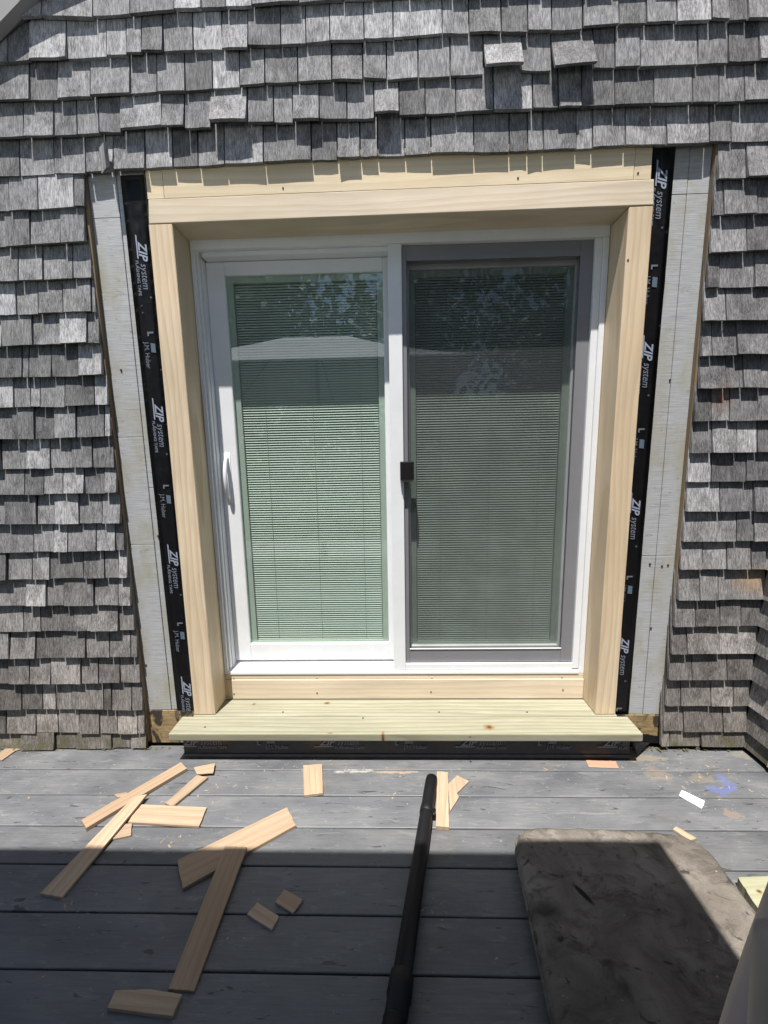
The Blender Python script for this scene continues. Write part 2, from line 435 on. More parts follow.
# ------------------------------------------------------------------ the shingled wall
wall = tag(empty('house_wall', (0, .05, 0)), 'weathered grey cedar shingle house wall around the new sliding door', 'wall')
XC = 1.66                                                  # inside corner
LZ = .27
def shingle_bm(xa, xb, za, zb, curl=0., seed=0, out=0., lift=0., zcap=None, back=False, length=LZ):
    r = random.Random(seed)
    nx, zs = 3, [0, .35, .72, 1.0, 1.9]
    E_ = .14
    th = .0140 + r.uniform(-.0025, .003)
    bow = r.uniform(-.0025, .0045)
    cup = r.uniform(-.0008, .0015)
    tw = r.uniform(-.0022, .0022)
    bm = bmesh.new(); fr = []; bk = []
    for j, s in enumerate(zs):
        rowf = []; rowb = []
        for i in range(nx+1):
            u = i/nx; x = xa + (xb-xa)*u
            z = za + (zb-za)*u + s*E_
            if j == 0: z += r.uniform(-.0012, .0012)
            yy = -.0315 + .0175*s - out
            k = max(0, 1-s)
            yy -= curl*(.65*k+.35*k*k)*(1 - .08*(2*u-1)**2) + bow*k*k + tw*k*(u-.5)
            yy += -cup*(abs(2*u-1)**2)*k
            if zcap is not None: z = min(z, zcap)
            t_ = th*max(.12, 1 - s/2.)
            rowf.append(bm.verts.new((x, yy, z))); rowb.append(bm.verts.new((x, yy+t_, z + (.0008 if j == 0 else 0))))
        fr.append(rowf); bk.append(rowb)
    for j in range(len(zs)-1):
        for i in range(nx): bm.faces.new((fr[j][i], fr[j][i+1], fr[j+1][i+1], fr[j+1][i]))
        bm.faces.new((bk[j][0], fr[j][0], fr[j+1][0], bk[j+1][0]))
        bm.faces.new((fr[j][nx], bk[j][nx], bk[j+1][nx], fr[j+1][nx]))
        if back or curl > .012:
            for i in range(nx): bm.faces.new((bk[j][i+1], bk[j][i], bk[j+1][i], bk[j+1][i+1]))
    for i in range(nx): bm.faces.new((bk[0][i], bk[0][i+1], fr[0][i+1], fr[0][i]))
    return bm
def polyy(poly, u):
    if u <= poly[0][0]: 
        (a, b), (c, d) = poly[0], poly[1]
    elif u >= poly[-1][0]:
        (a, b), (c, d) = poly[-2], poly[-1]
    else:
        for (a, b), (c, d) in zip(poly, poly[1:]):
            if a <= u <= c: break
    return b + (d-b)*(u-a)/(c-a)
YB = -.022
count = [0]
stuff = bmesh.new()
def add_stuff(bm):
    me = bpy.data.meshes.new('tmp'); bm.to_mesh(me); bm.free(); stuff.from_mesh(me); bpy.data.meshes.remove(me)
row_z = {}
RAKE_A, RAKE_B = W(0, 42, -.03), W(40, 0, -.03)
RSL = (RAKE_B.z-RAKE_A.z)/(RAKE_B.x-RAKE_A.x)
def rake_z(x): return RAKE_A.z + RSL*(x-RAKE_A.x)
def row(name, poly, joints, curls={}, xmin=None, xmax=None, outs={}, leftfill=True, rightfill=False):
    """joints: pixel x of every joint incl. both ends, on a course whose butt line is poly"""
    P = []
    for u in joints:
        v = polyy(poly, u)
        p = W(u, v-14, YB); q = W(u, v, YB)
        P.append((p.x, q.z, u))
    zf = sorted(p[1] for p in P)
    row_z[name] = zf[len(zf)//2]
    for i in range(len(P)-1):
        xa, xb = P[i][0], P[i+1][0]
        ua, ub = joints[i], joints[i+1]
        g_ = .0019 + rnd.uniform(0, .0014)
        va, vb = polyy(poly, ua+3), polyy(poly, ub-3)
        yc = YB-curls.get(i, 0)
        za, zb = W(ua, va, yc).z, W(ub, vb, yc).z
        j = rnd.uniform(-.002, .002)
        cu = curls.get(i, 0 if name == 'E' else rnd.choice((0, 0, 0, .002, .004, .006)))
        seed = count[0]; count[0] += 1
        bm = shingle_bm(xa+g_, xb-g_, za+j, zb+j, cu, seed, outs.get(i, rnd.uniform(-.001, .003)) - (.009 if name == 'E' else 0))
        # under the rake nothing shows
        if name in ('A', 'B') and rake_z(xa) < za + .0 and rake_z(xb) < zb: bm.free(); continue
        if name in ('A', 'B'):
            for v in bm.verts: v.co.z = min(v.co.z, max(rake_z(v.co.x)+.03, za+.004))
        obj('shingle', bm, M_shingle, wall, origin=Vector(((xa+xb)/2, 0, min(za, zb))))
    # beyond the frame: joined
    if leftfill:
        x = P[0][0]; z = P[0][1]
        while x > -2.75:
            wd = rnd.uniform(.08, .19); seed = count[0]; count[0] += 1
            if rake_z(x-wd/2) > z: 
                add_stuff(shingle_bm(x-wd+.0015, x-.0015, z, z, rnd.choice((0, .003, .006)), seed, rnd.uniform(-.001, .002), zcap=max(z+.01, rake_z(x-wd)+.02)))
            x -= wd
    if rightfill:
        x = P[-1][0]; z = P[-1][1]
        while x < XC-.01:
            wd = min(rnd.uniform(.09, .19), XC-x); 
            if XC-x-wd < .05: wd = XC-x
            seed = count[0]; count[0] += 1
            add_stuff(shingle_bm(x+.0015, x+wd-.0015, z, z, rnd.choice((0, .003)), seed, rnd.uniform(-.001, .002))); x += wd
    return P
top = dict(leftfill=True, rightfill=True)
row('A', [(-30, 24), (43, 19.5), (65, 22), (130, 17.5), (175, 13), (226, 11), (300, 6), (340, 3), (400, 0), (768, -16)],
    [-28, 8, 43, 94, 131, 175, 202, 226, 252.5, 299, 343, 372, 409, 452, 480, 508, 541, 586, 612, 655, 688, 716, 752, 790], **top)
row('B', [(-30, 67), (9, 65), (32, 62.5), (69, 61), (108, 58.5), (144, 56), (166, 55), (167, 53.5), (194, 52), (248, 49.5), (250, 47.5), (280, 47), (305, 45.5), (329, 43.5), (362, 42.5), (393, 40.5), (441, 36.5), (468, 36), (470, 33.5), (549, 33.5), (582, 31), (617, 27.5), (645, 26), (675, 24.5), (710, 23.5), (768, 22)],
    [-20, 9, 31, 68, 107.5, 127.5, 143, 164, 193.5, 222.5, 248.5, 281, 306, 330, 364, 393, 442, 468.5, 500.5, 527, 551, 582, 618, 645.5, 675.5, 709.5, 728, 746, 783], {9: .012, 17: .008, 18: .008}, **top)
row('C', [(-30, 104), (31, 102), (60, 101.5), (94, 99), (131, 97), (157, 94.5), (186, 94), (215, 91), (241, 88.5), (265, 86.5), (299, 85.5), (331, 83.5), (333, 81.5), (363, 81.5), (386, 82), (416, 80), (449, 78.5), (480, 77), (483, 66), (521, 63.5), (522, 74), (549, 74), (551, 67), (592, 62.5), (594, 71), (613, 70.5), (638, 69), (694, 66.5), (755, 63.5), (790, 62)],
    [-12, 31, 58.5, 91.7, 131.5, 157.5, 186, 213, 240, 265.5, 298, 332, 363, 386.5, 418, 450, 483, 521, 550.6, 593, 614, 639, 697, 727, 757, 792], {11: .012, 16: .042, 18: .042}, **top)
row('D', [(-30, 140), (25, 139), (56, 138), (78, 136), (100, 134), (122, 134.5), (123, 132.5), (163, 128), (185, 127), (186, 130), (211, 128.5), (212, 122), (247, 120.5), (249, 125.5), (275, 124), (293, 124), (294, 120.5), (319, 119.5), (320, 121.5), (346, 121), (373, 120), (375, 113.5), (398, 112.5), (399, 118), (424, 117), (455, 114.5), (492, 112), (532, 111), (557, 110.5), (581, 109), (612, 107.5), (652, 106), (690, 105), (718, 104), (742, 103.5), (790, 102)],
    [-18, 25, 55, 77.6, 99.5, 121.5, 163, 185.5, 211.5, 248, 274, 293, 319.5, 347, 374, 399, 425, 455.5, 493, 532, 557.6, 581, 614, 652.6, 691, 718, 743, 779], {6: .012, 7: .008, 8: .030, 11: .012, 14: .026}, **top)
row('E', [(-30, 178), (19, 176.5), (53, 174.5), (85, 173), (105, 170.5), (146, 169), (173, 167), (200, 166), (224, 164), (264, 162.5), (311, 160), (336, 159), (359, 157.5), (377, 156), (405, 155.5), (432, 154), (474, 153), (509, 152), (543, 150), (593, 147.5), (625, 145.5), (667, 144.5), (710, 143), (731, 142.5), (790, 141)],
    [-22, 18.7, 53, 84.6, 105, 113, 144.5, 172, 197.5, 224, 263, 311, 337, 360, 377.5, 405, 431, 474, 509.5, 528, 543.5, 577, 593, 626, 667, 709.5, 732.6, 775], {4: .012}, **top)
LR = [
 ([(0, 212), (10, 212.5), (39, 211), (80, 208)], [-20, 10, 39, 75, 85.5]),
 ([(0, 249), (32, 246.5), (62, 245), (86, 243)], [-24, 7, 32, 62.5, 87]),
 ([(0, 282.5), (22, 281.5), (45, 280.5), (92, 278)], [-14, 20, 44, 73.5, 91.5]),
 ([(0, 316), (17, 315), (65, 313.5), (92, 312.5)], [-10, 17, 39, 64, 92, 96]),
 ([(0, 347), (17, 345.5), (62, 344.5), (100, 343)], [-27, 3, 34, 61.5, 89, 100]),
 ([(0, 378), (53, 377), (79, 376), (102, 374.5)], [-10, 23, 30, 52, 79, 103]),
 ([(0, 408), (15, 407), (66, 407), (94, 405.5), (107, 405)], [-22, 14.6, 31, 41, 65.6, 95, 108]),
 ([(0, 439.5), (56, 438.5), (104, 436.5)], [-24, 14, 36, 56, 77.5, 105, 111]),
 ([(0, 469.5), (27, 468.5), (112, 467)], [-26, 2, 27, 50.6, 72.5, 93, 114]),
 ([(0, 495), (64, 493.5), (118, 492.5)], [-12, 26, 45, 64, 85, 105, 117.5]),
 ([(0, 524), (81, 523), (122, 522)], [-28, 6, 38, 56, 80, 102.5, 121]),
 ([(0, 552), (69, 551), (126, 549.5)], [-8, 34, 55, 69, 97, 116, 124.5]),
 ([(0, 578.5), (50, 578), (126, 576.5)], [-20, 9.4, 33, 50.6, 84, 105, 119, 128]),
 ([(0, 605), (65, 604.5), (131, 604)], [-6, 28, 48, 65, 95, 119, 131]),
 ([(0, 630.5), (74, 630), (133, 629)], [-14, 24, 41, 74, 92, 119, 134]),
 ([(0, 657), (63, 656), (137, 655.5)], [-22, 11.5, 36.5, 63, 86.5, 110, 131, 137.5]),
 ([(0, 682), (82, 682), (140, 681.5)], [-18, 10, 31, 52, 82, 99, 120, 140]),
 ([(0, 708), (144, 708)], [-12, 22, 43, 56, 72, 104, 112, 132, 143]),
 ([(0, 731), (144, 731.5)], [-20, 7, 36.5, 58, 80, 100, 118, 138, 145]),
 ([(0, 747), (147, 746)], [-10, 22.5, 56, 78, 112, 131, 147])]
for i, (p, j) in enumerate(LR):
    row('L%d' % i, p, j, {}, outs={0: .012} if i in (8, 12, 15) else ({1: .008, 3: .008} if i % 3 == 1 else {}))
RR = [
 ([(717, 180.6), (743, 180), (745, 178), (775, 177)], [717, 745, 785]),
 ([(712, 217.5), (756, 215.5), (775, 215)], [712, 722, 756, 792]),
 ([(709, 253.5), (745, 252), (775, 250.5)], [709.5, 745, 784]),
 ([(706, 289), (753, 288), (775, 287.5)], [706, 719, 753.5, 787]),
 ([(702, 322), (775, 321)], [702, 724, 776]),
 ([(700, 356.5), (775, 355)], [700, 711, 735.5, 778]),
 ([(698, 389), (775, 388)], [698, 724.6, 742, 760, 786]),
 ([(693, 421.5), (775, 420)], [693.5, 710.5, 729, 775]),
 ([(690, 453), (775, 452)], [690.5, 711, 736, 756, 781]),
 ([(687, 481.5), (775, 480.5)], [687.5, 711, 745.7, 778]),
 ([(685, 511.5), (775, 511)], [685.5, 719, 752.7, 774]),
 ([(682, 541), (775, 540)], [682.5, 736, 752.7, 771]),
 ([(679, 569), (775, 568.5)], [679.5, 702, 726, 750, 768.5]),
 ([(677, 599), (775, 598)], [677, 699, 717.5, 765]),
 ([(673, 625.5), (775, 625)], [673.5, 694.5, 719, 740.6, 762]),
 ([(669, 652), (775, 652)], [670, 686, 719, 758]),
 ([(668, 678.5), (775, 678)], [667.5, 691, 726, 753.5]),
 ([(666, 704.5), (775, 704)], [665.5, 680.4, 710, 732.6, 750]),
 ([(663, 729), (775, 729)], [663, 683, 722, 747]),
 ([(660, 744.5), (775, 744.5)], [660, 669, 700, 744])]
rc = {0: {1: .014}, 2: {0: .006}, 8: {1: .01}}
for i, (p, j) in enumerate(RR):
    row('R%d' % i, p, j, rc.get(i, {}), leftfill=False, rightfill=i < 13)
# courses above the frame
zt = row_z['A']
for k in range(1, 4):
    z = zt + .165*k; x = -2.75
    while x < XC-.01:
        wd = min(rnd.uniform(.09, .19), XC-x); seed = count[0]; count[0] += 1
        if rake_z(x) > z: add_stuff(shingle_bm(x+.0015, x+wd-.0015, z, z, rnd.choice((0, .003)), seed, 0, zcap=max(z+.01, rake_z(x)+.02)))
        x += wd
so_ = obj('shingle_field', stuff, M_shingle, wall, origin=Vector((0, 0, 0)))
tag(so_, kind='stuff')
# backing behind the shingles and the painted sheathing strips
bm = bmesh.new()
for a in ((1.045, XC+.1, .013, .12, -.1, 2.47), (-1.03, 1.045, .10, .12, -.1, .17)): box(bm, *a)
def rake_x(z): return RAKE_A.x + (z-RAKE_A.z)/RSL
for poly in ([(-2.75, -.1), (-1.03, -.1), (-1.03, 2.47), (rake_x(2.47), 2.47), (-2.75, rake_z(-2.75))], [(rake_x(2.471)+.001, 2.471), (XC+.1, 2.471), (XC+.1, 3.75), (rake_x(3.75), 3.75)]):
    f_ = [bm.verts.new((x, .013, z)) for x, z in poly]; b_ = [bm.verts.new((x, .12, z)) for x, z in poly]
    bm.faces.new(f_); bm.faces.new(b_[::-1])
    for q in range(len(poly)): bm.faces.new((f_[q], b_[q], b_[(q+1) % len(poly)], f_[(q+1) % len(poly)]))
bmesh.ops.recalc_face_normals(bm, faces=bm.faces)
obj('backing', bm, M_felt, wall)
def strip(x0, x1, z0, z1, y=.0045): return board('sheathing_board', x0, x1, y, .0125, z0, z1, M_sheath, wall, .0012)
zl = [.190, 1.035, 1.53, 2.43, 2.64]
for k in range(4):
    o_ = .0003*k
    strip(-1.2640, -1.147, zl[k]+.001, zl[k+1]-.001, .0045+o_); 
for a, b in ((.192, 1.3), (1.302, 2.64)): strip(-1.1445, -1.028, a, b, .0065)
zr = [.165, .955, 2.444, 2.645]
for k in range(3):
    strip(1.172, 1.2555, zr[k]+.001, zr[k+1]-.001, .0045+.0004*k)
    strip(1.03, 1.1695, zr[k]+.001, zr[k+1]-.001, .0055-.0004*k)
board('edge_strip', -1.2745, -1.2645, -.016, .0125, .03, 2.63, M_edge, wall, .001)
board('edge_strip', 1.2560, 1.2715, -.014, .0125, .03, 2.63, M_edge, wall, .001)
board('rotted_block', -1.266, -1.03, .003, .0125, .01, .188, M_osb, wall, .002)
board('rotted_block', 1.04, 1.262, .003, .0125, .012, .163, M_osb, wall, .002)
# lip of old trim under the course over the door
board('edge_strip', -1.27, .96, -.0125, -.0066, 2.612, 2.621, M_edge, wall, .001)
# torn splinter hanging by the left end of that course
bm = bmesh.new(); q = W(108, 168, -.04)
prism(bm, [(q.x-.018, -.055), (q.x+.006, -.06), (q.x+.012, -.045), (q.x-.012, -.04)], [q.z-.03, q.z-.012, q.z-.0, q.z-.02], .09)
obj('splinter', bm, M_shingle, wall)
# nail heads and scars in the sheathing
bm = bmesh.new()
for u, v in ((654+6, 326), (670, 380), (651, 628), (142, 306), (143, 313), (121, 370), (158, 536), (146, 665), (107, 362), (130, 600), (668, 565), (662, 566), (650, 564)):
    q = W(u, v, .004)
    bmesh.ops.create_cone(bm, cap_ends=True, segments=8, radius1=.005, radius2=.004, depth=.004, matrix=Matrix.Translation(q+Vector((0, -.0005, 0))) @ Matrix.Rotation(math.pi/2, 4, 'X'))
tag(obj('nail_heads', bm, M_nail, wall), kind='stuff')
# grey rake board at the gable edge
bm = bmesh.new()
d = Vector((1, 0, RSL)).normalized(); nrm = Vector((-d.z, 0, d.x))
a = RAKE_A - d*1.6; b = RAKE_A + d*1.1
for w0, w1, y0, y1 in ((0, .24, -.066, -.030), (.012, .24, -.030, .013)):
    vs_ = []
    for p in (a, b):
        for wv in (w0, w1):
            for yv in (y0, y1): vs_.append(bm.verts.new((p.x+nrm.x*wv, yv, p.z+nrm.z*wv)))
    for f in ((0, 1, 3, 2), (4, 6, 7, 5), (0, 4, 5, 1), (2, 3, 7, 6), (0, 2, 6, 4), (1, 5, 7, 3)): bm.faces.new([vs_[i] for i in f])
bmesh.ops.recalc_face_normals(bm, faces=bm.faces)
obj('rake_board', bm, M_rake, wall)

# return wall in the corner
ret = tag(empty('return_wall', (XC+.06, -.7, 0)), 'shaded shingled return wall meeting the house wall at right edge', 'wall')
board('backing', XC+.013, XC+.12, -1.5, .012, -.1, 3.6, M_felt, ret, 0)
ret_stuff = bmesh.new()
zs_all = [row_z['R%d' % i] for i in range(20)] + [row_z[k] for k in 'EDCBA']
for z in sorted(zs_all):
    yv = -.024
    while yv > -1.5:
        wd = rnd.uniform(.09, .2); seed = count[0]; count[0] += 1
        if yv-wd < -1.5: wd = yv+1.5
        if wd < .02: break
        # build in wall axes (x = distance from the corner) then turn to face -X
        bm = shingle_bm(.0015, wd-.0015, z, z, rnd.choice((0, .003)), seed, rnd.uniform(-.001, .002), back=True)
        for v in bm.verts: v.co = Vector((XC+v.co.y, yv - v.co.x, v.co.z))
        bmesh.ops.recalc_face_normals(bm, faces=bm.faces)
        if z < 1.0 and yv > -.45: obj('shingle', bm, M_shingle, ret, origin=Vector((XC, yv-wd/2, z)))
        else:
            me = bpy.data.meshes.new('tmp'); bm.to_mesh(me); bm.free(); ret_stuff.from_mesh(me); bpy.data.meshes.remove(me)
        yv -= wd

tag(obj('shingle_field', ret_stuff, M_shingle, ret, origin=Vector((XC, -.7, 0))), kind='stuff')

# ================================================================== DOOR SURROUND
sur = tag(empty('door_surround', (.01, .06, .171)), 'new bare pine frame boxed around the sliding door', 'door frame')
XL0, XL1, XR0, XR1 = -1.022, -.9215, .9395, 1.034
def quadboard(name, pts, y0, y1, mat, bev=.0025):
    """pts: 4 (x,z) corners"""
    bm = bmesh.new()
    f = [bm.verts.new((x, y0, z)) for x, z in pts]; k_ = [bm.verts.new((x, y1, z)) for x, z in pts]
    bm.faces.new(f); bm.faces.new(k_[::-1])
    for i in range(4): bm.faces.new((f[i], k_[i], k_[(i+1) % 4], f[(i+1) % 4]))
    bmesh.ops.recalc_face_normals(bm, faces=bm.faces)
    bevel(bm, bev)
    return obj(name, bm, mat, sur)
quadboard('jamb_board', [(-1.027, .172), (-.921, .172), (-.923, 2.3945), (-1.023, 2.3945)], -.0060, .135, M_pineZ)
quadboard('jamb_board', [(.9385, .172), (1.034, .172), (1.036, 2.401), (.940, 2.400)], -.0055, .135, M_pineZ)
quadboard('header_board', [(-1.020, 2.3955), (1.036, 2.4025), (1.031, 2.496), (-1.014, 2.488)], -.0070, .135, M_pineX)
quadboard('backing_board', [(-.9455, 2.4893), (.9490, 2.4965), (.9505, 2.64), (-.9455, 2.64)], -.0060, .05, M_ply, .001)
quadboard('backing_board', [(-1.016, 2.489), (-.9470, 2.4892), (-.9470, 2.64), (-1.016, 2.64)], -.0057, .05, M_ply, .001)
quadboard('backing_board', [(.951, 2.497), (1.018, 2.497), (1.016, 2.64), (.952, 2.64)], -.0055, .05, M_ply, .001)
board('riser_board', -.884, .9375, .117, .14, .1725, .280, M_pineX, sur, .0015)
board('riser_board', -.920, .9375, .123, .14, .2815, .3075, M_pineX, sur, .0015)
board('riser_block', -.920, -.8855, .121, .14, .1725, .2800, M_pineZ, sur, .001)
bm = bmesh.new()
for u, v, Y in ((234, 694, .1165), (234, 679, .1225), (317, 679, .1225), (317, 693, .1165), (432, 679, .1225), (431, 692, .1165), (562, 678, .1225), (563, 690, .1165), (283, 188, -.0065), (518, 178, -.0065), (638, 173, -.006), (161, 370, -.0065), (628, 260, -.006)):
    q = W(u, v, Y)
    bmesh.ops.create_cone(bm, cap_ends=True, segments=8, radius1=.0042, radius2=.0036, depth=.003, matrix=Matrix.Translation(q) @ Matrix.Rotation(math.pi/2, 4, 'X'))
tag(obj('screw_heads', bm, M_nail, sur), kind='stuff')

# step with treated-lumber tread
step = tag(empty('door_step', (0, -.03, 0)), 'low step with pale treated lumber tread below the door', 'step')
bm = bmesh.new(); box(bm, -1.081, 1.084, -.138, -.0165, .1325, .1705); bevel(bm, .005, 2)
obj('tread_board', bm, M_pt, step)
board('tread_board', -1.030, 1.040, -.0135, .1165, .1325, .1703, M_pt, step, .003)
board('riser_core', -1.040, 1.050, -.082, .10, .0, .132, M_felt, step, .004)
bm = bmesh.new()
for u, v in ((205, 727), (283, 712), (363, 718), (439, 712), (527, 712), (597, 706), (470, 737)):
    q = G(u, v, .1712)
    bmesh.ops.create_cone(bm, cap_ends=True, segments=8, radius1=.005, radius2=.004, depth=.002, matrix=Matrix.Translation(q))
tag(obj('screw_heads', bm, M_nail, step), kind='stuff')

# ------------------------------------------------------------------ flashing tape with its print
def text_mesh(body, size, shear=0., bold=0.):
    cu = bpy.data.curves.new('t', 'FONT'); cu.body = body; cu.size = size; cu.shear = shear; cu.offset = bold; cu.resolution_u = 3
    ob = bpy.data.objects.new('t', cu); C.objects.link(ob); bpy.context.view_layer.update()
    me = bpy.data.meshes.new_from_object(ob.evaluated_get(bpy.context.evaluated_depsgraph_get()))
    bpy.data.objects.remove(ob); bpy.data.curves.remove(cu)
    return me
def txt(bm, body, size, x, y, shear=0., bold=0., sx=1.):
    me = text_mesh(body, size, shear, bold)
    b2 = bmesh.new(); b2.from_mesh(me); bpy.data.meshes.remove(me)
    wd = max(v.co.x for v in b2.verts)
    for v in b2.verts: v.co = Vector((x+v.co.x*sx, y+v.co.y, 0))
    m2 = bpy.data.meshes.new('t'); b2.to_mesh(m2); b2.free(); bm.from_mesh(m2); bpy.data.meshes.remove(m2)
    return x+wd*sx
def rect(bm, x0, y0, x1, y1, sh=0.):
    bm.faces.new([bm.verts.new(c) for c in ((x0, y0, 0), (x1, y0, 0), (x1+sh*(y1-y0), y1, 0), (x0+sh*(y1-y0), y1, 0))])
def print_logo(parent, place, s=1., m1=M_print, m2=M_print2, m3=M_print3, m4=None, zmin=-1):
    m4 = m4 or M_print4
    """place: local (along, across) -> world point. along runs in reading direction, 0 at logo start"""
    def put(name, bm, mat):
        for v in bm.verts: v.co = place(v.co.x*s, v.co.y*s)
        bmesh.ops.delete(bm, geom=[v for v in bm.verts if v.co.z < zmin], context='VERTS')
        if not bm.verts: bm.free(); return None
        return tag(obj(name, bm, mat, parent), kind='stuff')
    bm = bmesh.new()
    rect(bm, 0, .013, .092, .0185, .6)
    txt(bm, 'ZIP', .050, .028, .022, .32, .0012, .98)
    put('lettering', bm, m1)
    bm = bmesh.new()
    txt(bm, 'system', .044, .112, .0245, .25, .0, .83)
    txt(bm, '\u00ae', .012, .243, .05)
    txt(bm, 'FLASHING TAPE', .0175, .100, .0035, 0, .0003, 1.12)
    put('lettering', bm, m4)
    bm = bmesh.new()
    txt(bm, 'L', .034, .385, .024, 0, .002)
    txt(bm, 'J.M. Huber', .028, .428, .0045, 0, .0004, .9)
    put('lettering', bm, m2)
    bm = bmesh.new(); rect(bm, .432, .032, .470, .052, .15)
    put('emblem', bm, m3)
def vtape(label, xa, xb, ztop, zbot, starts, base_x, yt, skew):
    t = tag(empty('flashing_tape', ((xa+xb)/2, yt, zbot)), label, 'tape', 'black flashing tape strips')
    bm = bmesh.new(); n = 110; r0 = []
    for i in range(n+1):
        z = zbot+(ztop-zbot)*i/n; dx = .0015*noise.noise(Vector((0, z*3, xa))); s_ = skew*(1-i/n)
        f = [bm.verts.new((xa+dx+s_+(xb-xa)*k/4, yt-.0004-.0016*abs(noise.noise(Vector((k*1.1, z*14, xa))))-.0007*abs(noise.noise(Vector((k*2.3, z*45, xa)))), z)) for k in range(5)]
        r0.append(f)
    for i in range(n):
        for k in range(4): bm.faces.new((r0[i][k], r0[i][k+1], r0[i+1][k+1], r0[i+1][k]))
    bmesh.ops.solidify(bm, geom=list(bm.faces), thickness=-.0006)
    bmesh.ops.recalc_face_normals(bm, faces=bm.faces)
    obj('strip', bm, M_tape, t, True)
    for zs_ in starts:
        def place(a, c, zs_=zs_):
            z = zs_ - a; s_ = skew*(1-(z-zbot)/(ztop-zbot))
            return Vector((base_x+s_+c, yt-.0032, z))
        print_logo(t, place, zmin=zbot+.004)
zs_ = [W(126, v, .004).z for v in (236, 398, 545, 682)]
zs_ = [W(134, 235, .004).z, W(150, 398, .004).z, W(165, 544, .004).z, W(178, 676, .004).z]
vtape('black flashing tape strip with white print along left jamb', -1.127, -1.026, 2.60, .16, [zs_[0]+.70]+zs_[:3], -1.105, .0042, .012) if False else None
vtape('black flashing tape strip with white print along left jamb', -1.127, -1.0275, 2.586, .175, zs_[:3]+[zs_[3]], -1.102, .0042, .010)
zr_ = [W(662, 160, .004).z, W(645, 335, .004).z, W(636, 492, .004).z, W(625, 632, .004).z]
vtape('black flashing tape strip half hidden by right jamb', 1.020, 1.112, 2.612, .168, zr_, 1.028, .0042, -.010)
# horizontal tape round the step
t = tag(empty('flashing_tape', (0, -.084, 0)), 'black flashing tape wrapped along the front of the step', 'tape', 'black flashing tape strips')
bm = bmesh.new(); n = 60; rows_ = []
prof = [(-.0835, .131), (-.0838, .10), (-.0845, .055), (-.0855, .030), (-.0895, .0255), (-.0875, .006), (-.094, .0018)]
for i in range(n+1):
    x = -1.047+(1.062+1.047)*i/n
    rows_.append([bm.verts.new((x, yy-.0015*abs(noise.noise(Vector((x*5, zz*30, 0)))), zz)) for yy, zz in prof])
for i in range(n):
    for k in range(len(prof)-1): bm.faces.new((rows_[i][k], rows_[i][k+1], rows_[i+1][k+1], rows_[i+1][k]))
for xe, sg in ((-1.047, -1), (1.062, 1)):
    a = [bm.verts.new((xe, yy, zz)) for yy, zz in prof]; b = [bm.verts.new((xe+.0*sg, .0, zz)) for yy, zz in prof]
    for k in range(len(prof)-1): bm.faces.new((a[k], a[k+1], b[k+1], b[k]))
obj('strip', bm, M_tape, t)
# loose tail lying on the deck at the right end
bm = bmesh.new()
pts = [(1.062, -.07, .10), (1.064, -.02, .10), (1.12, -.028, .040), (1.10, -.085, .022), (1.20, -.02, .034), (1.255, -.018, .028), (1.25, -.012, .06), (1.10, -.012, .085)]
V_ = [bm.verts.new(p) for p in pts]
for f in ((0, 1, 2), (0, 2, 3), (2, 4, 3), (2, 1, 7), (2, 7, 6), (2, 6, 4), (4, 6, 5)): bm.faces.new([V_[i] for i in f])
bmesh.ops.solidify(bm, geom=list(bm.faces), thickness=.001)
obj('loose_flap', bm, M_tape, t)
for xs_ in (G(136, 748, .06).x, -.345, .355):
    pass
for u in (178, 314, 455, 597):
    x0 = W(u, 750, -.088).x
    lim = 1.05
    print_logo(t, lambda a, c, x0=x0: Vector((min(max(x0+a, -1.045), lim), -.0885-.0005*(1 if c > .03 else 0), .050+c*1.0)), 1., M_print4, M_print2, M_print2, M_print2)

# ================================================================== SLIDING DOOR
door = tag(empty('sliding_door', (.01, .19, .308)), 'white two panel sliding glass door with blinds between the panes', 'door')
def frame4(bm, x0, x1, z0, z1, l, r_, b, t_, y0, y1):
    """rectangular frame: rails between stiles, butted"""
    box(bm, x0, x0+l, y0, y1, z0, z1); box(bm, x1-r_, x1, y0, y1, z0, z1)
    box(bm, x0+l, x1-r_, y0, y1, z1-t_, z1); box(bm, x0+l, x1-r_, y0, y1, z0, z0+b)
bm = bmesh.new()      # welded vinyl frame
for a in ((-.9195, .9375, .1225, .26, 2.358, 2.4040), (-.9195, -.9010, .1225, .26, .309, 2.3578), (.9125, .9375, .1225, .26, .309, 2.3578)): box(bm, *a)
bevel(bm, .0018)
fr = obj('frame', bm, M_vinyl, door)
def fpart(name, *a, bev=.0018, mat=None): return board(name, *a, mat or M_vinyl, fr, bev)
fpart('head_track', -.880, .902, .146, .26, 2.338, 2.3578)
fpart('jamb_track', -.9008, -.8915, .136, .26, .332, 2.3575)
fpart('jamb_track', -.8913, -.8875, .158, .26, .332, 2.3378)
fpart('jamb_track', .8820, .9122, .130, .26, .332, 2.3575)
bm = bmesh.new()      # sloped sill
vs_ = [bm.verts.new(c) for c in ((-.9005, .119, .3085), (.912, .119, .3085), (.912, .119, .322), (-.9005, .119, .322), (-.9005, .26, .3085), (.912, .26, .3085), (.912, .26, .347), (-.9005, .26, .347))]
for f in ((0, 1, 2, 3), (5, 4, 7, 6), (3, 2, 6, 7), (1, 0, 4, 5), (0, 3, 7, 4), (2, 1, 5, 6)): bm.faces.new([vs_[i] for i in f])
bevel(bm, .0015); obj('sill', bm, M_vinyl, fr)
fpart('sill_track', -.868, .88, .150, .154, .330, .338)

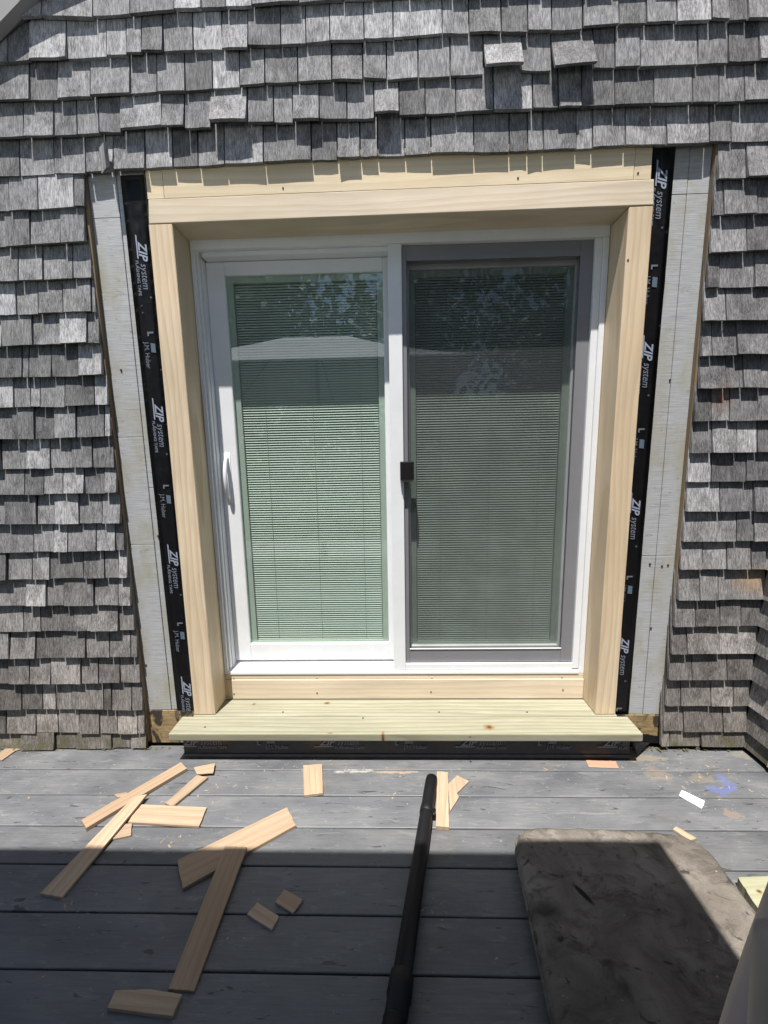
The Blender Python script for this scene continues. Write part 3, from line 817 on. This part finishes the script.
def blinds(parent, x0, x1, z0, z1, y):
    bm = bmesh.new(); z = z0; n = 0
    while z < z1:
        tw = .0016*noise.noise(Vector((z*7, x0, 0)))
        a = (y-.0026+tw, z-.0058); a2 = (y-.0042+tw, z-.0034); b = (y-.0010+tw*.5, z+.0012); c = (y+.0040-tw, z+.0056)
        L_ = []
        for k in range(9):
            x = x0+(x1-x0)*k/8; sg = .0009*noise.noise(Vector((x*4, z*3, 1)))
            L_.append([bm.verts.new((x, p[0], p[1]+sg)) for p in (a, a2, b, c)])
        for k in range(8):
            for q in range(3): bm.faces.new((L_[k][q], L_[k+1][q], L_[k+1][q+1], L_[k][q+1]))
        z += .0122; n += 1
    tag(obj('blind_slats', bm, M_slat, parent), kind='stuff')
    for f in (.17, .52, .87):
        x = x0+(x1-x0)*f
        bm = bmesh.new(); box(bm, x-.0006, x+.0006, y-.0065, y-.0052, z0, z1); obj('cord', bm, M_cord, parent)
def panel(name, x0, x1, z0, z1, l, r_, b, t_, y0, label):
    gx0, gx1, gz0, gz1 = x0+l, x1-r_, z0+b, z1-t_
    bm = bmesh.new()
    box(bm, x0, gx0, y0, y0+.045, z0, z1); box(bm, gx1, x1, y0, y0+.045, z0, z1)
    box(bm, gx0, gx1, y0+.0004, y0+.0446, gz1, z1); box(bm, gx0, gx1, y0+.0004, y0+.0446, z0, gz0)
    bevel(bm, .0028)
    p = obj(name, bm, M_vinyl, door); p['label'] = label
    bm = bmesh.new(); frame4(bm, gx0+.0002, gx1-.0002, gz0+.0002, gz1-.0002, .030, .030, .008, .028, y0+.020, y0+.044); obj('blind_frame', bm, M_rail, p)
    blinds(p, gx0+.033, gx1-.033, gz0+.016, gz1-.030, y0+.034)
    bm = bmesh.new(); bm.faces.new([bm.verts.new(c) for c in ((gx0, y0+.012, gz0), (gx1, y0+.012, gz0), (gx1, y0+.012, gz1), (gx0, y0+.012, gz1))]); obj('glass_pane', bm, M_glass, p)
    board('dark_room_pane', gx0+.001, gx1-.001, y0+.0460, y0+.050, gz0+.001, gz1-.001, M_dark, p, 0)  # opaque dark sheet standing in for the unlit room behind the blinds
    return p
pl = panel('sliding_panel', -.8870, -.006, .349, 2.337, .0865, .052, .094, .060, .192, 'left panel with pull handle')
pr_ = panel('fixed_panel', -.004, .894, .349, 2.337, .066, .070, .085, .062, .193 - .012, 'right panel behind insect screen')
# post and screen frame in front of the fixed panel
fpart('mullion', -.0340, .0285, .1285, .1785, .3260, 2.3575)
fpart('screen_rail', .0287, .8816, .1300, .142, .3260, .3600)
# pull handle
bm = bmesh.new(); box(bm, -.866, -.836, .1875, .1918, 1.205, 1.455); bevel(bm, .0015); pts = []
for i in range(15):
    a = i/14; z = 1.225+.215*a; yv = .188-.036*math.sin(math.pi*a)**.6
    pts.append((-.851, yv, z))
tube(bm, pts, [.008+.002*math.sin(math.pi*i/14) for i in range(15)], 10); obj('handle', bm, M_vinyl, pl, True)
# insect screen
X0, X1, Z0, Z1 = .0292, .8815, .3605, 2.3572
bm = bmesh.new()
box(bm, X0, .0500, .144, .156, Z0, Z1); box(bm, .8260, X1, .144, .156, Z0, Z1)
box(bm, .0502, .8258, .1443, .156, Z0, .432); box(bm, .0502, .8258, .1443, .156, 2.294, Z1); bevel(bm, .0015)
sc = obj('screen_panel', bm, M_scr, door); sc['label'] = 'grey framed insect screen on the right'
board('bottom_bead', .051, .8255, .1405, .1443, .4325, .4385, M_vinyl, sc, .001)
bm = bmesh.new(); bm.faces.new([bm.verts.new(c) for c in ((.05, .1505, .432), (.826, .1505, .432), (.826, .1505, 2.294), (.05, .1505, 2.294))]); obj('insect_mesh', bm, M_mesh, sc)
bm = bmesh.new(); box(bm, .011, .076, .104, .1436, 1.309, 1.399); bevel(bm, .004, 2); obj('latch', bm, M_blk, sc)
bm = bmesh.new(); box(bm, .016, .072, .101, .108, 1.303, 1.3085); obj('latch_edge', bm, M_steel, sc)

# ================================================================== THINGS ON THE DECK
def offcut(label, corners, th=.011, z=(0, 0), mat=None, cat='wood scrap', name='wood_offcut', order=2, group='wood offcuts on the deck', dirn=None, bev=.0012, base=.0008):
    """corners: pixel polygon of the top face; the first half of it lies at base z[0], the rest at z[1]"""
    n = len(corners)
    hs = [z[0] if i < order else z[1] for i in range(n)]
    P = [G(u, v, h_+th+base) for (u, v), h_ in zip(corners, hs)]
    c = sum(P, Vector())/n
    # long axis
    best = max(((P[i]-P[j]) for i in range(n) for j in range(n)), key=lambda q: q.length) if dirn is None else (P[dirn[1]]-P[dirn[0]])
    if dirn is None:
        e = [P[(i+1) % n]-P[i] for i in range(n)]; best = max(e, key=lambda q: q.length)
    ang = math.atan2(best.y, best.x)
    R_ = Matrix.Rotation(-ang, 3, 'Z')
    bm = bmesh.new(); rj = random.Random(int(corners[0][0]*7+corners[0][1]))
    L0 = [R_ @ (p-c) for p in P]; L_ = []; h2 = []
    for i in range(n):
        a_, b_ = L0[i], L0[(i+1) % n]; e = b_-a_; m_ = max(2, min(9, int(e.length/.012)))
        pn = Vector((-e.y, e.x, 0)).normalized() if e.length else Vector()
        j_ = .0014 if abs(e.y) > abs(e.x) else .0005
        for k in range(m_):
            f = k/m_; L_.append(a_+e*f+pn*(rj.uniform(-j_, j_) if k else 0)); h2.append(hs[i]+(hs[(i+1) % n]-hs[i])*f)
    prism(bm, [(p.x, p.y) for p in L_], [h_+base for h_ in h2], th)
    bmesh.ops.bevel(bm, geom=[e for e in bm.edges if abs(e.verts[0].co.z-e.verts[1].co.z) < th*.7], offset=bev*.7, segments=1, affect='EDGES')
    me = bpy.data.meshes.new(name); bm.to_mesh(me); bm.free(); me.materials.append(mat or M_cut)
    o = bpy.data.objects.new(name, me); C.objects.link(o); o.location = (c.x, c.y, 0); o.rotation_euler = (0, 0, ang)
    return tag(o, label, cat, group)
offcut('narrow stick reaching from the step corner down to the left', [(81, 820), (86, 828), (187, 768), (181, 762)], .016, mat=M_cut)
offcut('long flat offcut lying over the stick, lower end in shadow', [(40, 893), (62, 897), (147, 794), (133, 797)], .010, z=(0, .0175))
offcut('short wide rectangular offcut in full sun at left', [(128, 822), (139, 804), (207, 807), (199, 826)], .010)
offcut('small pointed scrap tucked under the long left offcut', [(98, 842), (114, 825), (132, 823), (131, 835)], .007)
offcut('slim sunlit stick just below the step corner chip', [(165, 803), (173, 806), (208, 777), (197, 775)], .012)
offcut('small pale chip against the left step corner', [(194, 767), (215, 763), (213, 773), (197, 774)], .004, base=.0130)
offcut('wide diagonal offcut crossing the shadow line', [(177, 860), (183, 888), (296, 825), (287, 807)], .013)
offcut('long offcut in shadow leaning on the wide diagonal one', [(168, 989), (194, 991), (247, 847), (225, 846)], .009, z=(0, .0145))
offcut('split grey offcut lowest in the picture, in shade', [(107, 1008), (173, 1016), (182, 994), (150, 989), (115, 990)], .012, order=5)
offcut('small square scrap in shade nearer the leaning offcut', [(247, 914), (272, 930), (279, 916), (257, 902)], .008)
offcut('small square scrap in shade nearer the black wand', [(275, 902), (293, 913), (303, 899), (284, 889)], .008)
offcut('upright rectangular offcut alone before the step middle', [(303, 765), (304, 795), (323, 793), (322, 764)], .012)
offcut('narrow upright offcut touching the wand tip', [(437, 771), (436, 826), (449, 827), (448, 772)], .018)
offcut('notched pale scrap right of the wand tip', [(448, 784), (457, 775), (469, 781), (457, 793), (459, 797), (450, 811)], .008, order=6)
offcut('thin sunlit stick beside the back edge of the cushion', [(673, 829), (690, 840), (697, 838), (676, 826)], .010)
offcut('flat pinkish shim by the right step corner', [(586, 760), (589, 767), (619, 768), (616, 761)], .003, mat=wood('pink_shim', (.45, .28, .20), (.38, .22, .15), (.34, .2, .13), 'X', .05))
offcut('small crumb of pale wood above the left sticks', [(114, 794), (117, 797), (128, 796), (127, 792)], .008)
offcut('bright white plastic trim scrap right of the step', [(679, 795), (702, 808), (705, 801), (682, 790)], .006, mat=M_white, cat='trim scrap', name='plastic_offcut', group='plastic scraps')
offcut('broken shingle splinters against the wall at far left', [(-6, 757), (2, 760), (22, 746), (14, 742)], .006)
# treated lumber piece with a dark knot at the right frame edge
offcut('green tinted treated board with dark knot at right edge', [(738, 877), (762, 915), (815, 912), (790, 875)], .036, mat=M_pt2, cat='lumber', name='lumber_board', group='treated lumber', dirn=(0, 3))

# shavings and dust
bm = bmesh.new(); r = random.Random(3)
def chip(x, y, s, z=.0006):
    a = r.uniform(0, 6.28); e = r.uniform(1.2, 4); d1 = Vector((math.cos(a), math.sin(a), 0))*s*e; d2 = Vector((-math.sin(a), math.cos(a), 0))*s
    p = Vector((x, y, z)); q = r.uniform(0, .6)*s
    bm.faces.new([bm.verts.new(p+v+Vector((0, 0, h_))) for v, h_ in ((-d1-d2*.6, 0), (d1*.8-d2, q), (d1+d2, q*.6), (-d1*.7+d2, 0))])
for i in range(170):
    x = r.uniform(-1.9, 1.6); y_ = -.10 - abs(r.gauss(0, .22))
    if -1.1 < x < 1.08 and y_ > -.10: continue
    chip(x, y_, r.uniform(.0006, .0018))
for u, v, n_, s in ((20, 748, 40, .10), (690, 765, 40, .16), (600, 765, 26, .14), (340, 768, 30, .2), (300, 765, 20, .2), (720, 790, 26, .1), (110, 810, 24, .12), (450, 805, 18, .1), (245, 780, 20, .15), (175, 840, 10, .03), (60, 905, 8, .06), (430, 910, 6, .06)):
    c = G(u, v)
    for k in range(n_): chip(c.x+r.gauss(0, s), min(-.01, c.y+r.gauss(0, s*.35)), r.uniform(.0008, .0030))
for k in range(30):
    c = G(r.uniform(-10, 30), r.uniform(742, 750)); chip(c.x, min(-.012, c.y), r.uniform(.004, .009), .004)
tag(obj('wood_shavings', bm, M_cut, origin=Vector((0, 0, 0))), 'scattered wood chips and sawdust on the grey deck', 'shavings', kind='stuff')
# leaf litter and needles along the foot of the wall
bm = bmesh.new()
for k in range(150):
    x = r.choice((r.uniform(-2.2, -1.05), r.uniform(1.08, 1.62))); chip(x, r.uniform(-.035, -.012), r.uniform(.002, .005), r.uniform(.001, .008))
tag(obj('leaf_litter', bm, plain('dry_litter', (.10, .085, .035), .9), origin=Vector((0, 0, 0))), 'dry brown litter along the foot of the wall', 'litter', kind='stuff')

# ------------------------------------------------------------------ black vacuum wand
wd = tag(empty('vacuum_wand', G(420, 890, 0)), 'long black plastic vacuum wand lying across the deck', 'wand')
R0 = .0265
A = G(431, 783, R0+.004); B = G(397, 1010, R0+.012)
dv = (B-A).normalized(); Lw = (B-A).length
def along(s, dz=0): return A + dv*s + Vector((0, 0, dz))
bm = bmesh.new()
tube(bm, [along(s) for s in (.11, .16, .17, .40, .80, Lw*.95)], [R0*.92, R0*.92, R0*.96, R0*.98, R0, R0*1.02], 20)
obj('pipe', bm, M_blk, wd, True)
bm = bmesh.new()     # slanted flattened nozzle
n = 20; rings = []
for s, rx, rz, up in ((-.055, .006, .004, -.008), (-.05, .016, .007, -.006), (-.035, .0235, .013, -.002), (-.01, .0255, .020, 0), (.06, .0255, .0235, 0), (.10, .0250, .0245, 0), (.125, .0265, .0265, 0), (.130, .0275, .0275, 0), (.150, .0275, .0275, 0), (.152, .0245, .0245, 0)):
    c = along(s, up); a = dv.cross(Vector((0, 0, 1))).normalized(); b = a.cross(dv)
    rings.append([bm.verts.new(c + a*rx*math.cos(2*math.pi*k/n) + b*rz*math.sin(2*math.pi*k/n)) for k in range(n)])
for i in range(len(rings)-1):
    for k in range(n): bm.faces.new((rings[i][k], rings[i][(k+1) % n], rings[i+1][(k+1) % n], rings[i+1][k]))
bm.faces.new(rings[0][::-1]); bm.faces.new(rings[-1])
bmesh.ops.recalc_face_normals(bm, faces=bm.faces)
obj('nozzle', bm, M_blk, wd, True)
bm = bmesh.new()
tube(bm, [along(Lw*.90+s) for s in (0, .004, .05, .054, .085, .088)], [R0*1.05, R0*1.22, R0*1.24, R0*1.12, R0*1.12, R0*1.0], 20); obj('collar', bm, M_blk, wd, True)
bm = bmesh.new(); q = []; rr_ = []
for i in range(60):
    q.append(along(Lw*.90+.086+.006*i)); rr_.append(R0*(1.20 if i % 2 else 1.06))
tube(bm, q, rr_, 18); obj('hose_cuff', bm, M_blk, wd, True)
bm = bmesh.new(); c = along(.135)+dv.cross(Vector((0, 0, 1)))*-.029
tube(bm, [c-dv*.012, c+dv*.016], .006, 8); obj('latch_button', bm, M_blk, wd, True)

# ------------------------------------------------------------------ seat cushion
cu = tag(empty('outdoor_cushion', (.69, -.9, 0)), 'dirty taupe outdoor seat cushion half in shadow on the deck', 'cushion')
bm = bmesh.new()
p0 = Vector((.385, -.478)); p1 = Vector((1.060, -.500)); p2 = Vector((1.02, -1.16)); p3 = Vector((.318, -1.15))
nu, nv = 44, 44; TH = .082; rad = .075
def cush(u, v):
    p = (p0*(1-u)+p1*u)*(1-v)+(p3*(1-u)+p2*u)*v
    return p
top_, bot_ = [], []
for j in range(nv+1):
    rt_, rb_ = [], []
    for i in range(nu+1):
        u = i/nu; v = j/nv
        # rounded corners: squeeze the square onto a superellipse
        a, b = 2*u-1, 2*v-1
        def sq(a, b, e=9.):
            m = max(abs(a), abs(b)); 
            if m == 0: return a, b
            k_ = m/((abs(a)**e+abs(b)**e)**(1/e)); return a*k_, b*k_
        a2, b2 = sq(a, b)
        p = cush((a2+1)/2, (b2+1)/2)
        ed = max(abs(a), abs(b)); e_ = max(0, (ed-.84)/.16)
        prof = (1-e_**2.4)**.5 if e_ < 1 else 0
        z = TH*(.60+.40*prof) + .005*noise.noise(Vector((p.x*7, p.y*7, 0)))*prof + .0022*noise.noise(Vector((p.x*30, p.y*24, 3)))*prof
        z += .011*math.exp(-((abs(b)-.90)/.07)**2)*noise.noise(Vector((p.x*26, 0, 9))) + .006*math.exp(-((abs(a)-.92)/.06)**2)*noise.noise(Vector((9, p.y*26, 0)))
        z += .012*(1-v)**6*(1-abs(2*u-.75))*prof
        sh = .010*(1-prof)
        rt_.append(bm.verts.new((p.x-(a*sh if ed > .8 else 0), p.y, z))); rb_.append(bm.verts.new((p.x-a*.02, p.y+b*.02, .002+.018*(e_**3))))
    top_.append(rt_); bot_.append(rb_)
for j in range(nv):
    for i in range(nu):
        bm.faces.new((top_[j][i], top_[j+1][i], top_[j+1][i+1], top_[j][i+1]))
        bm.faces.new((bot_[j][i], bot_[j][i+1], bot_[j+1][i+1], bot_[j+1][i]))
def rim(T): return [T[0][i] for i in range(nu)] + [T[j][nu] for j in range(nv)] + [T[nv][i] for i in range(nu, 0, -1)] + [T[j][0] for j in range(nv, 0, -1)]
a, b = rim(top_), rim(bot_)
for i in range(len(a)):
    k = (i+1) % len(a); bm.faces.new((a[i], a[k], b[k], b[i]))
pip = [v.co.copy() for v in a]
bmesh.ops.recalc_face_normals(bm, faces=bm.faces)
obj('pad', bm, M_cush, cu, True)
bm = bmesh.new(); tube(bm, pip+[pip[0]], .0042, 6, False); obj('piping', bm, M_cush, cu, True)

# ------------------------------------------------------------------ patio chair, only its arm in view
M_chair = plain('taupe_chair', (.34, .28, .25), .55, bumps=.25, bscale=140, var=.2)
M_sling = plain('dark_sling', (.05, .045, .042), .8, bumps=.3, bscale=300)
ch = tag(empty('patio_chair', (.87, -1.31, 0)), 'brown grey patio chair whose rounded arm enters at lower right corner', 'chair')
fd = Vector((.80, .60, 0)); sd = Vector((.60, -.80, 0))
A0 = Vector((.412, -1.318, 0)); 
def CP(f, s, z): return A0 + fd*f + sd*s + Vector((0, 0, z))
def arm(name, s):
    bm = bmesh.new(); n = 14; rings = []
    for f, z, w_, h_ in ((-.06, .590, .012, .010), (-.02, .602, .019, .013), (.1, .610, .022, .014), (.25, .614, .023, .0145), (.38, .612, .023, .0145), (.45, .602, .022, .014), (.49, .580, .020, .013), (.505, .55, .017, .013)):
        c = CP(f, s, z); rings.append([bm.verts.new(c + sd*w_*math.cos(2*math.pi*k/n) + Vector((0, 0, 1))*h_*math.sin(2*math.pi*k/n)) for k in range(n)])
    for i in range(len(rings)-1):
        for k in range(n): bm.faces.new((rings[i][k], rings[i][(k+1) % n], rings[i+1][(k+1) % n], rings[i+1][k]))
    bm.faces.new(rings[0][::-1]); bm.faces.new(rings[-1]); bmesh.ops.recalc_face_normals(bm, faces=bm.faces)
    obj(name, bm, M_chair, ch, True)
for s in (0, .58):
    arm('arm', s)
    si = .035 if s == 0 else .545
    bm = bmesh.new(); tube(bm, [CP(.47, si, 0), CP(.475, si, .3), CP(.46, si, .60)], .016, 10); obj('leg', bm, M_chair, ch, True)
    bm = bmesh.new(); tube(bm, [CP(-.06, si, 0), CP(-.0, si, .36), CP(-.03, si, .62), CP(-.14, si, .98)], .016, 10); obj('leg', bm, M_chair, ch, True)
bm = bmesh.new()
g_ = [[bm.verts.new(CP(f, .03+.52*k/8, z-.02*math.sin(math.pi*k/8))) for k in range(9)] for f, z in ((.0, .36), (.12, .355), (.28, .37), (.42, .395), (.49, .38))]
for i in range(4):
    for k in range(8): bm.faces.new((g_[i][k], g_[i][k+1], g_[i+1][k+1], g_[i+1][k]))
bmesh.ops.solidify(bm, geom=list(bm.faces), thickness=.02); obj('seat', bm, M_sling, ch, True)
bm = bmesh.new()
g_ = [[bm.verts.new(CP(f-.02*math.sin(math.pi*k/8), .03+.52*k/8, z)) for k in range(9)] for f, z in ((-.005, .38), (-.02, .55), (-.06, .75), (-.14, .98))]
for i in range(3):
    for k in range(8): bm.faces.new((g_[i][k], g_[i][k+1], g_[i+1][k+1], g_[i+1][k]))
bmesh.ops.solidify(bm, geom=list(bm.faces), thickness=.012); obj('backrest', bm, M_sling, ch, True)

# ================================================================== UMBRELLA over the photographer
um = tag(empty('patio_umbrella', (-.91, -2.59, 0)), 'wide pale patio umbrella behind the viewer, mirrored in the door glass', 'umbrella')
HE = 2.25
UX0, UX1, UY0, UY1 = -2.50, .685, -3.94, -1.235
UCX = (UX0+UX1)/2; UCY = (UY0+UY1)/2
rim_ = [(UX1, UY1), (UX1, UCY), (UX1, UY0), (UCX, UY0), (UX0, UY0), (UX0, UCY), (UX0, UY1), (UCX, UY1)]
apx = [(UCX+.38, UCY, 2.83), (UCX-.38, UCY, 2.83), (UCX, UCY, 2.83)]
bm = bmesh.new()
def canopy_pt(p, q, t): # slight sag between hub and rim
    return Vector((p[0]+(q[0]-p[0])*t, p[1]+(q[1]-p[1])*t, p[2]+(HE-p[2])*t - .03*math.sin(math.pi*t)))
own = [0, 0, 0, 2, 1, 1, 1, 2]
tri = [(i, (i+1) % 8) for i in range(8)]
for i, j in tri:
    P_, Q_ = apx[own[i]], apx[own[j]]
    n = 10; m_ = 12; rows_ = []
    for a in range(n+1):
        t_ = a/n; L_ = canopy_pt(P_, rim_[i], t_); R2 = canopy_pt(Q_, rim_[j], t_)
        rows_.append([bm.verts.new(L_.lerp(R2, b/m_)) for b in range(m_+1)])
    for a in range(n):
        for b in range(m_):
            bm.faces.new((rows_[a][b], rows_[a][b+1], rows_[a+1][b+1], rows_[a+1][b]))
bmesh.ops.remove_doubles(bm, verts=bm.verts, dist=.0008)
bmesh.ops.recalc_face_normals(bm, faces=bm.faces)
bmesh.ops.solidify(bm, geom=list(bm.faces), thickness=.002)
obj('canopy', bm, M_canopy, um, True)
for i in range(8):
    bm = bmesh.new(); P_ = apx[own[i]]
    tube(bm, [canopy_pt(P_, rim_[i], t_)-Vector((0, 0, .022)) for t_ in (.02, .3, .6, .985)], .009, 6); obj('rib', bm, M_pole, um, True)
bm = bmesh.new(); tube(bm, [(UCX, UCY, .04), (UCX, UCY, 2.87)], .028, 16); obj('pole', bm, M_pole, um, True)
bm = bmesh.new(); tube(bm, [(UCX, UCY, z_) for z_ in (0, .05, .08, .3)], [.30, .30, .05, .045], 28); obj('base', bm, M_pole, um)
bm = bmesh.new(); tube(bm, [(UCX-.38, UCY, 2.805), (UCX+.38, UCY, 2.805)], .02, 8); obj('ridge_bar', bm, M_pole, um, True)

# ================================================================== TREES mirrored in the glass
def tree(name, label, x, y, h, cr, seed, leaves=3200):
    r = random.Random(seed)
    t = tag(empty(name, (x, y, -.5)), label, 'tree', 'trees mirrored in the door glass')
    bm = bmesh.new(); base = Vector((x, y, -.6)); ends = []
    top_h = h*.62
    pts = [base + Vector((r.uniform(-.15, .15)*k, r.uniform(-.15, .15)*k, top_h*k/5)) for k in range(6)]
    tube(bm, pts, [.24*(1-k/6.5)*h/9 for k in range(6)], 9)
    for k in range(9):
        s0 = pts[2+k % 4]; a = k*2.4+r.uniform(-.4, .4); ln = cr*r.uniform(.55, .95)
        e = s0 + Vector((math.cos(a)*ln, math.sin(a)*ln, ln*r.uniform(.35, .9)))
        mid = s0.lerp(e, .5)+Vector((0, 0, .15*ln)); tube(bm, [s0, mid, e], [.09*h/9, .055*h/9, .02], 6); ends += [mid, e]
    obj('trunk', bm, M_bark, t, True)
    bm = bmesh.new(); ends += [pts[-1]+Vector((0, 0, h*.2)), pts[-1]]
    cl = [(e+Vector((r.gauss(0, .35), r.gauss(0, .35), r.gauss(0, .35)))*1, r.uniform(.5, 1.05)*cr*.42) for e in ends for _ in range(2)]
    for k in range(leaves):
        c, rd = r.choice(cl); d = Vector((r.gauss(0, 1), r.gauss(0, 1), r.gauss(0, .8))).normalized()*rd*r.random()**.4
        p = c+d; s = r.uniform(.09, .2); u = Vector((r.gauss(0, 1), r.gauss(0, 1), r.gauss(0, 1))).normalized(); v_ = u.cross(Vector((r.gauss(0, 1), r.gauss(0, 1), 1))).normalized()
        bm.faces.new([bm.verts.new(p+q) for q in (-u*s, v_*s*.6, u*s, -v_*s*.6)])
    obj('crown', bm, M_leaf, t)
tree('shade_tree', 'broad leafy tree mirrored in the upper left glass', -3.6, -9.5, 9.5, 3.3, 11, 5200)
tree('shade_tree', 'tall tree mirrored at the middle of the door glass', .8, -11.5, 10.5, 3.2, 12, 5200)
tree('shade_tree', 'leafy tree mirrored in the upper right glass', 5.0, -10.0, 8.5, 3.0, 13, 5200)
tree('shade_tree', 'farthest tree seen faintly in the left door glass', -7.6, -13.5, 11, 3.6, 14, 4200)

def shrub(label, x, y, rx, h, seed):  # invented shrubs, added to darken the bright horizon mirrored in the glass
    r = random.Random(seed)
    t = tag(empty('added_shrub', (x, y, -.5)), label, 'shrub', 'added shrubs darkening the door glass reflection')
    bm = bmesh.new()
    for k in range(5):
        a = k*1.256; tube(bm, [(x, y, -.6), (x+.3*math.cos(a)*rx, y+.3*math.sin(a), .3), (x+.6*math.cos(a)*rx, y+.5*math.sin(a), h*.7)], [.05, .035, .012], 6)
    obj('stem', bm, M_bark, t, True)
    bm = bmesh.new()
    for k in range(2600):
        d = Vector((r.gauss(0, 1), r.gauss(0, 1), r.gauss(0, 1))).normalized()*(r.random()**.25)
        p = Vector((x+d.x*rx, y+d.y*.9, h*.42+d.z*h*.62-.2)); s = r.uniform(.06, .16)
        p += Vector((noise.noise(p*1.3), noise.noise(p*1.7), noise.noise(p*1.1)))*.3
        u = Vector((r.gauss(0, 1), r.gauss(0, 1), r.gauss(0, 1))).normalized(); v_ = u.cross(Vector((r.gauss(0, 1), r.gauss(0, 1), 1))).normalized()
        bm.faces.new([bm.verts.new(p+q) for q in (-u*s, v_*s*.6, u*s, -v_*s*.6)])
    obj('foliage', bm, M_leaf, t)
for k, lb in enumerate(('leftmost added shrub mirrored faintly in the left glass', 'added shrub mirrored low behind the door handle', 'added shrub mirrored low in the left glass middle', 'added shrub mirrored low beside the screen latch', 'added shrub mirrored low in the right glass', 'rightmost added shrub mirrored faintly in the right glass')):
    shrub(lb, -6.2+2.35*k, -7.6+.3*(k % 2), 1.6, 2.9+.3*(k % 3), 40+k)
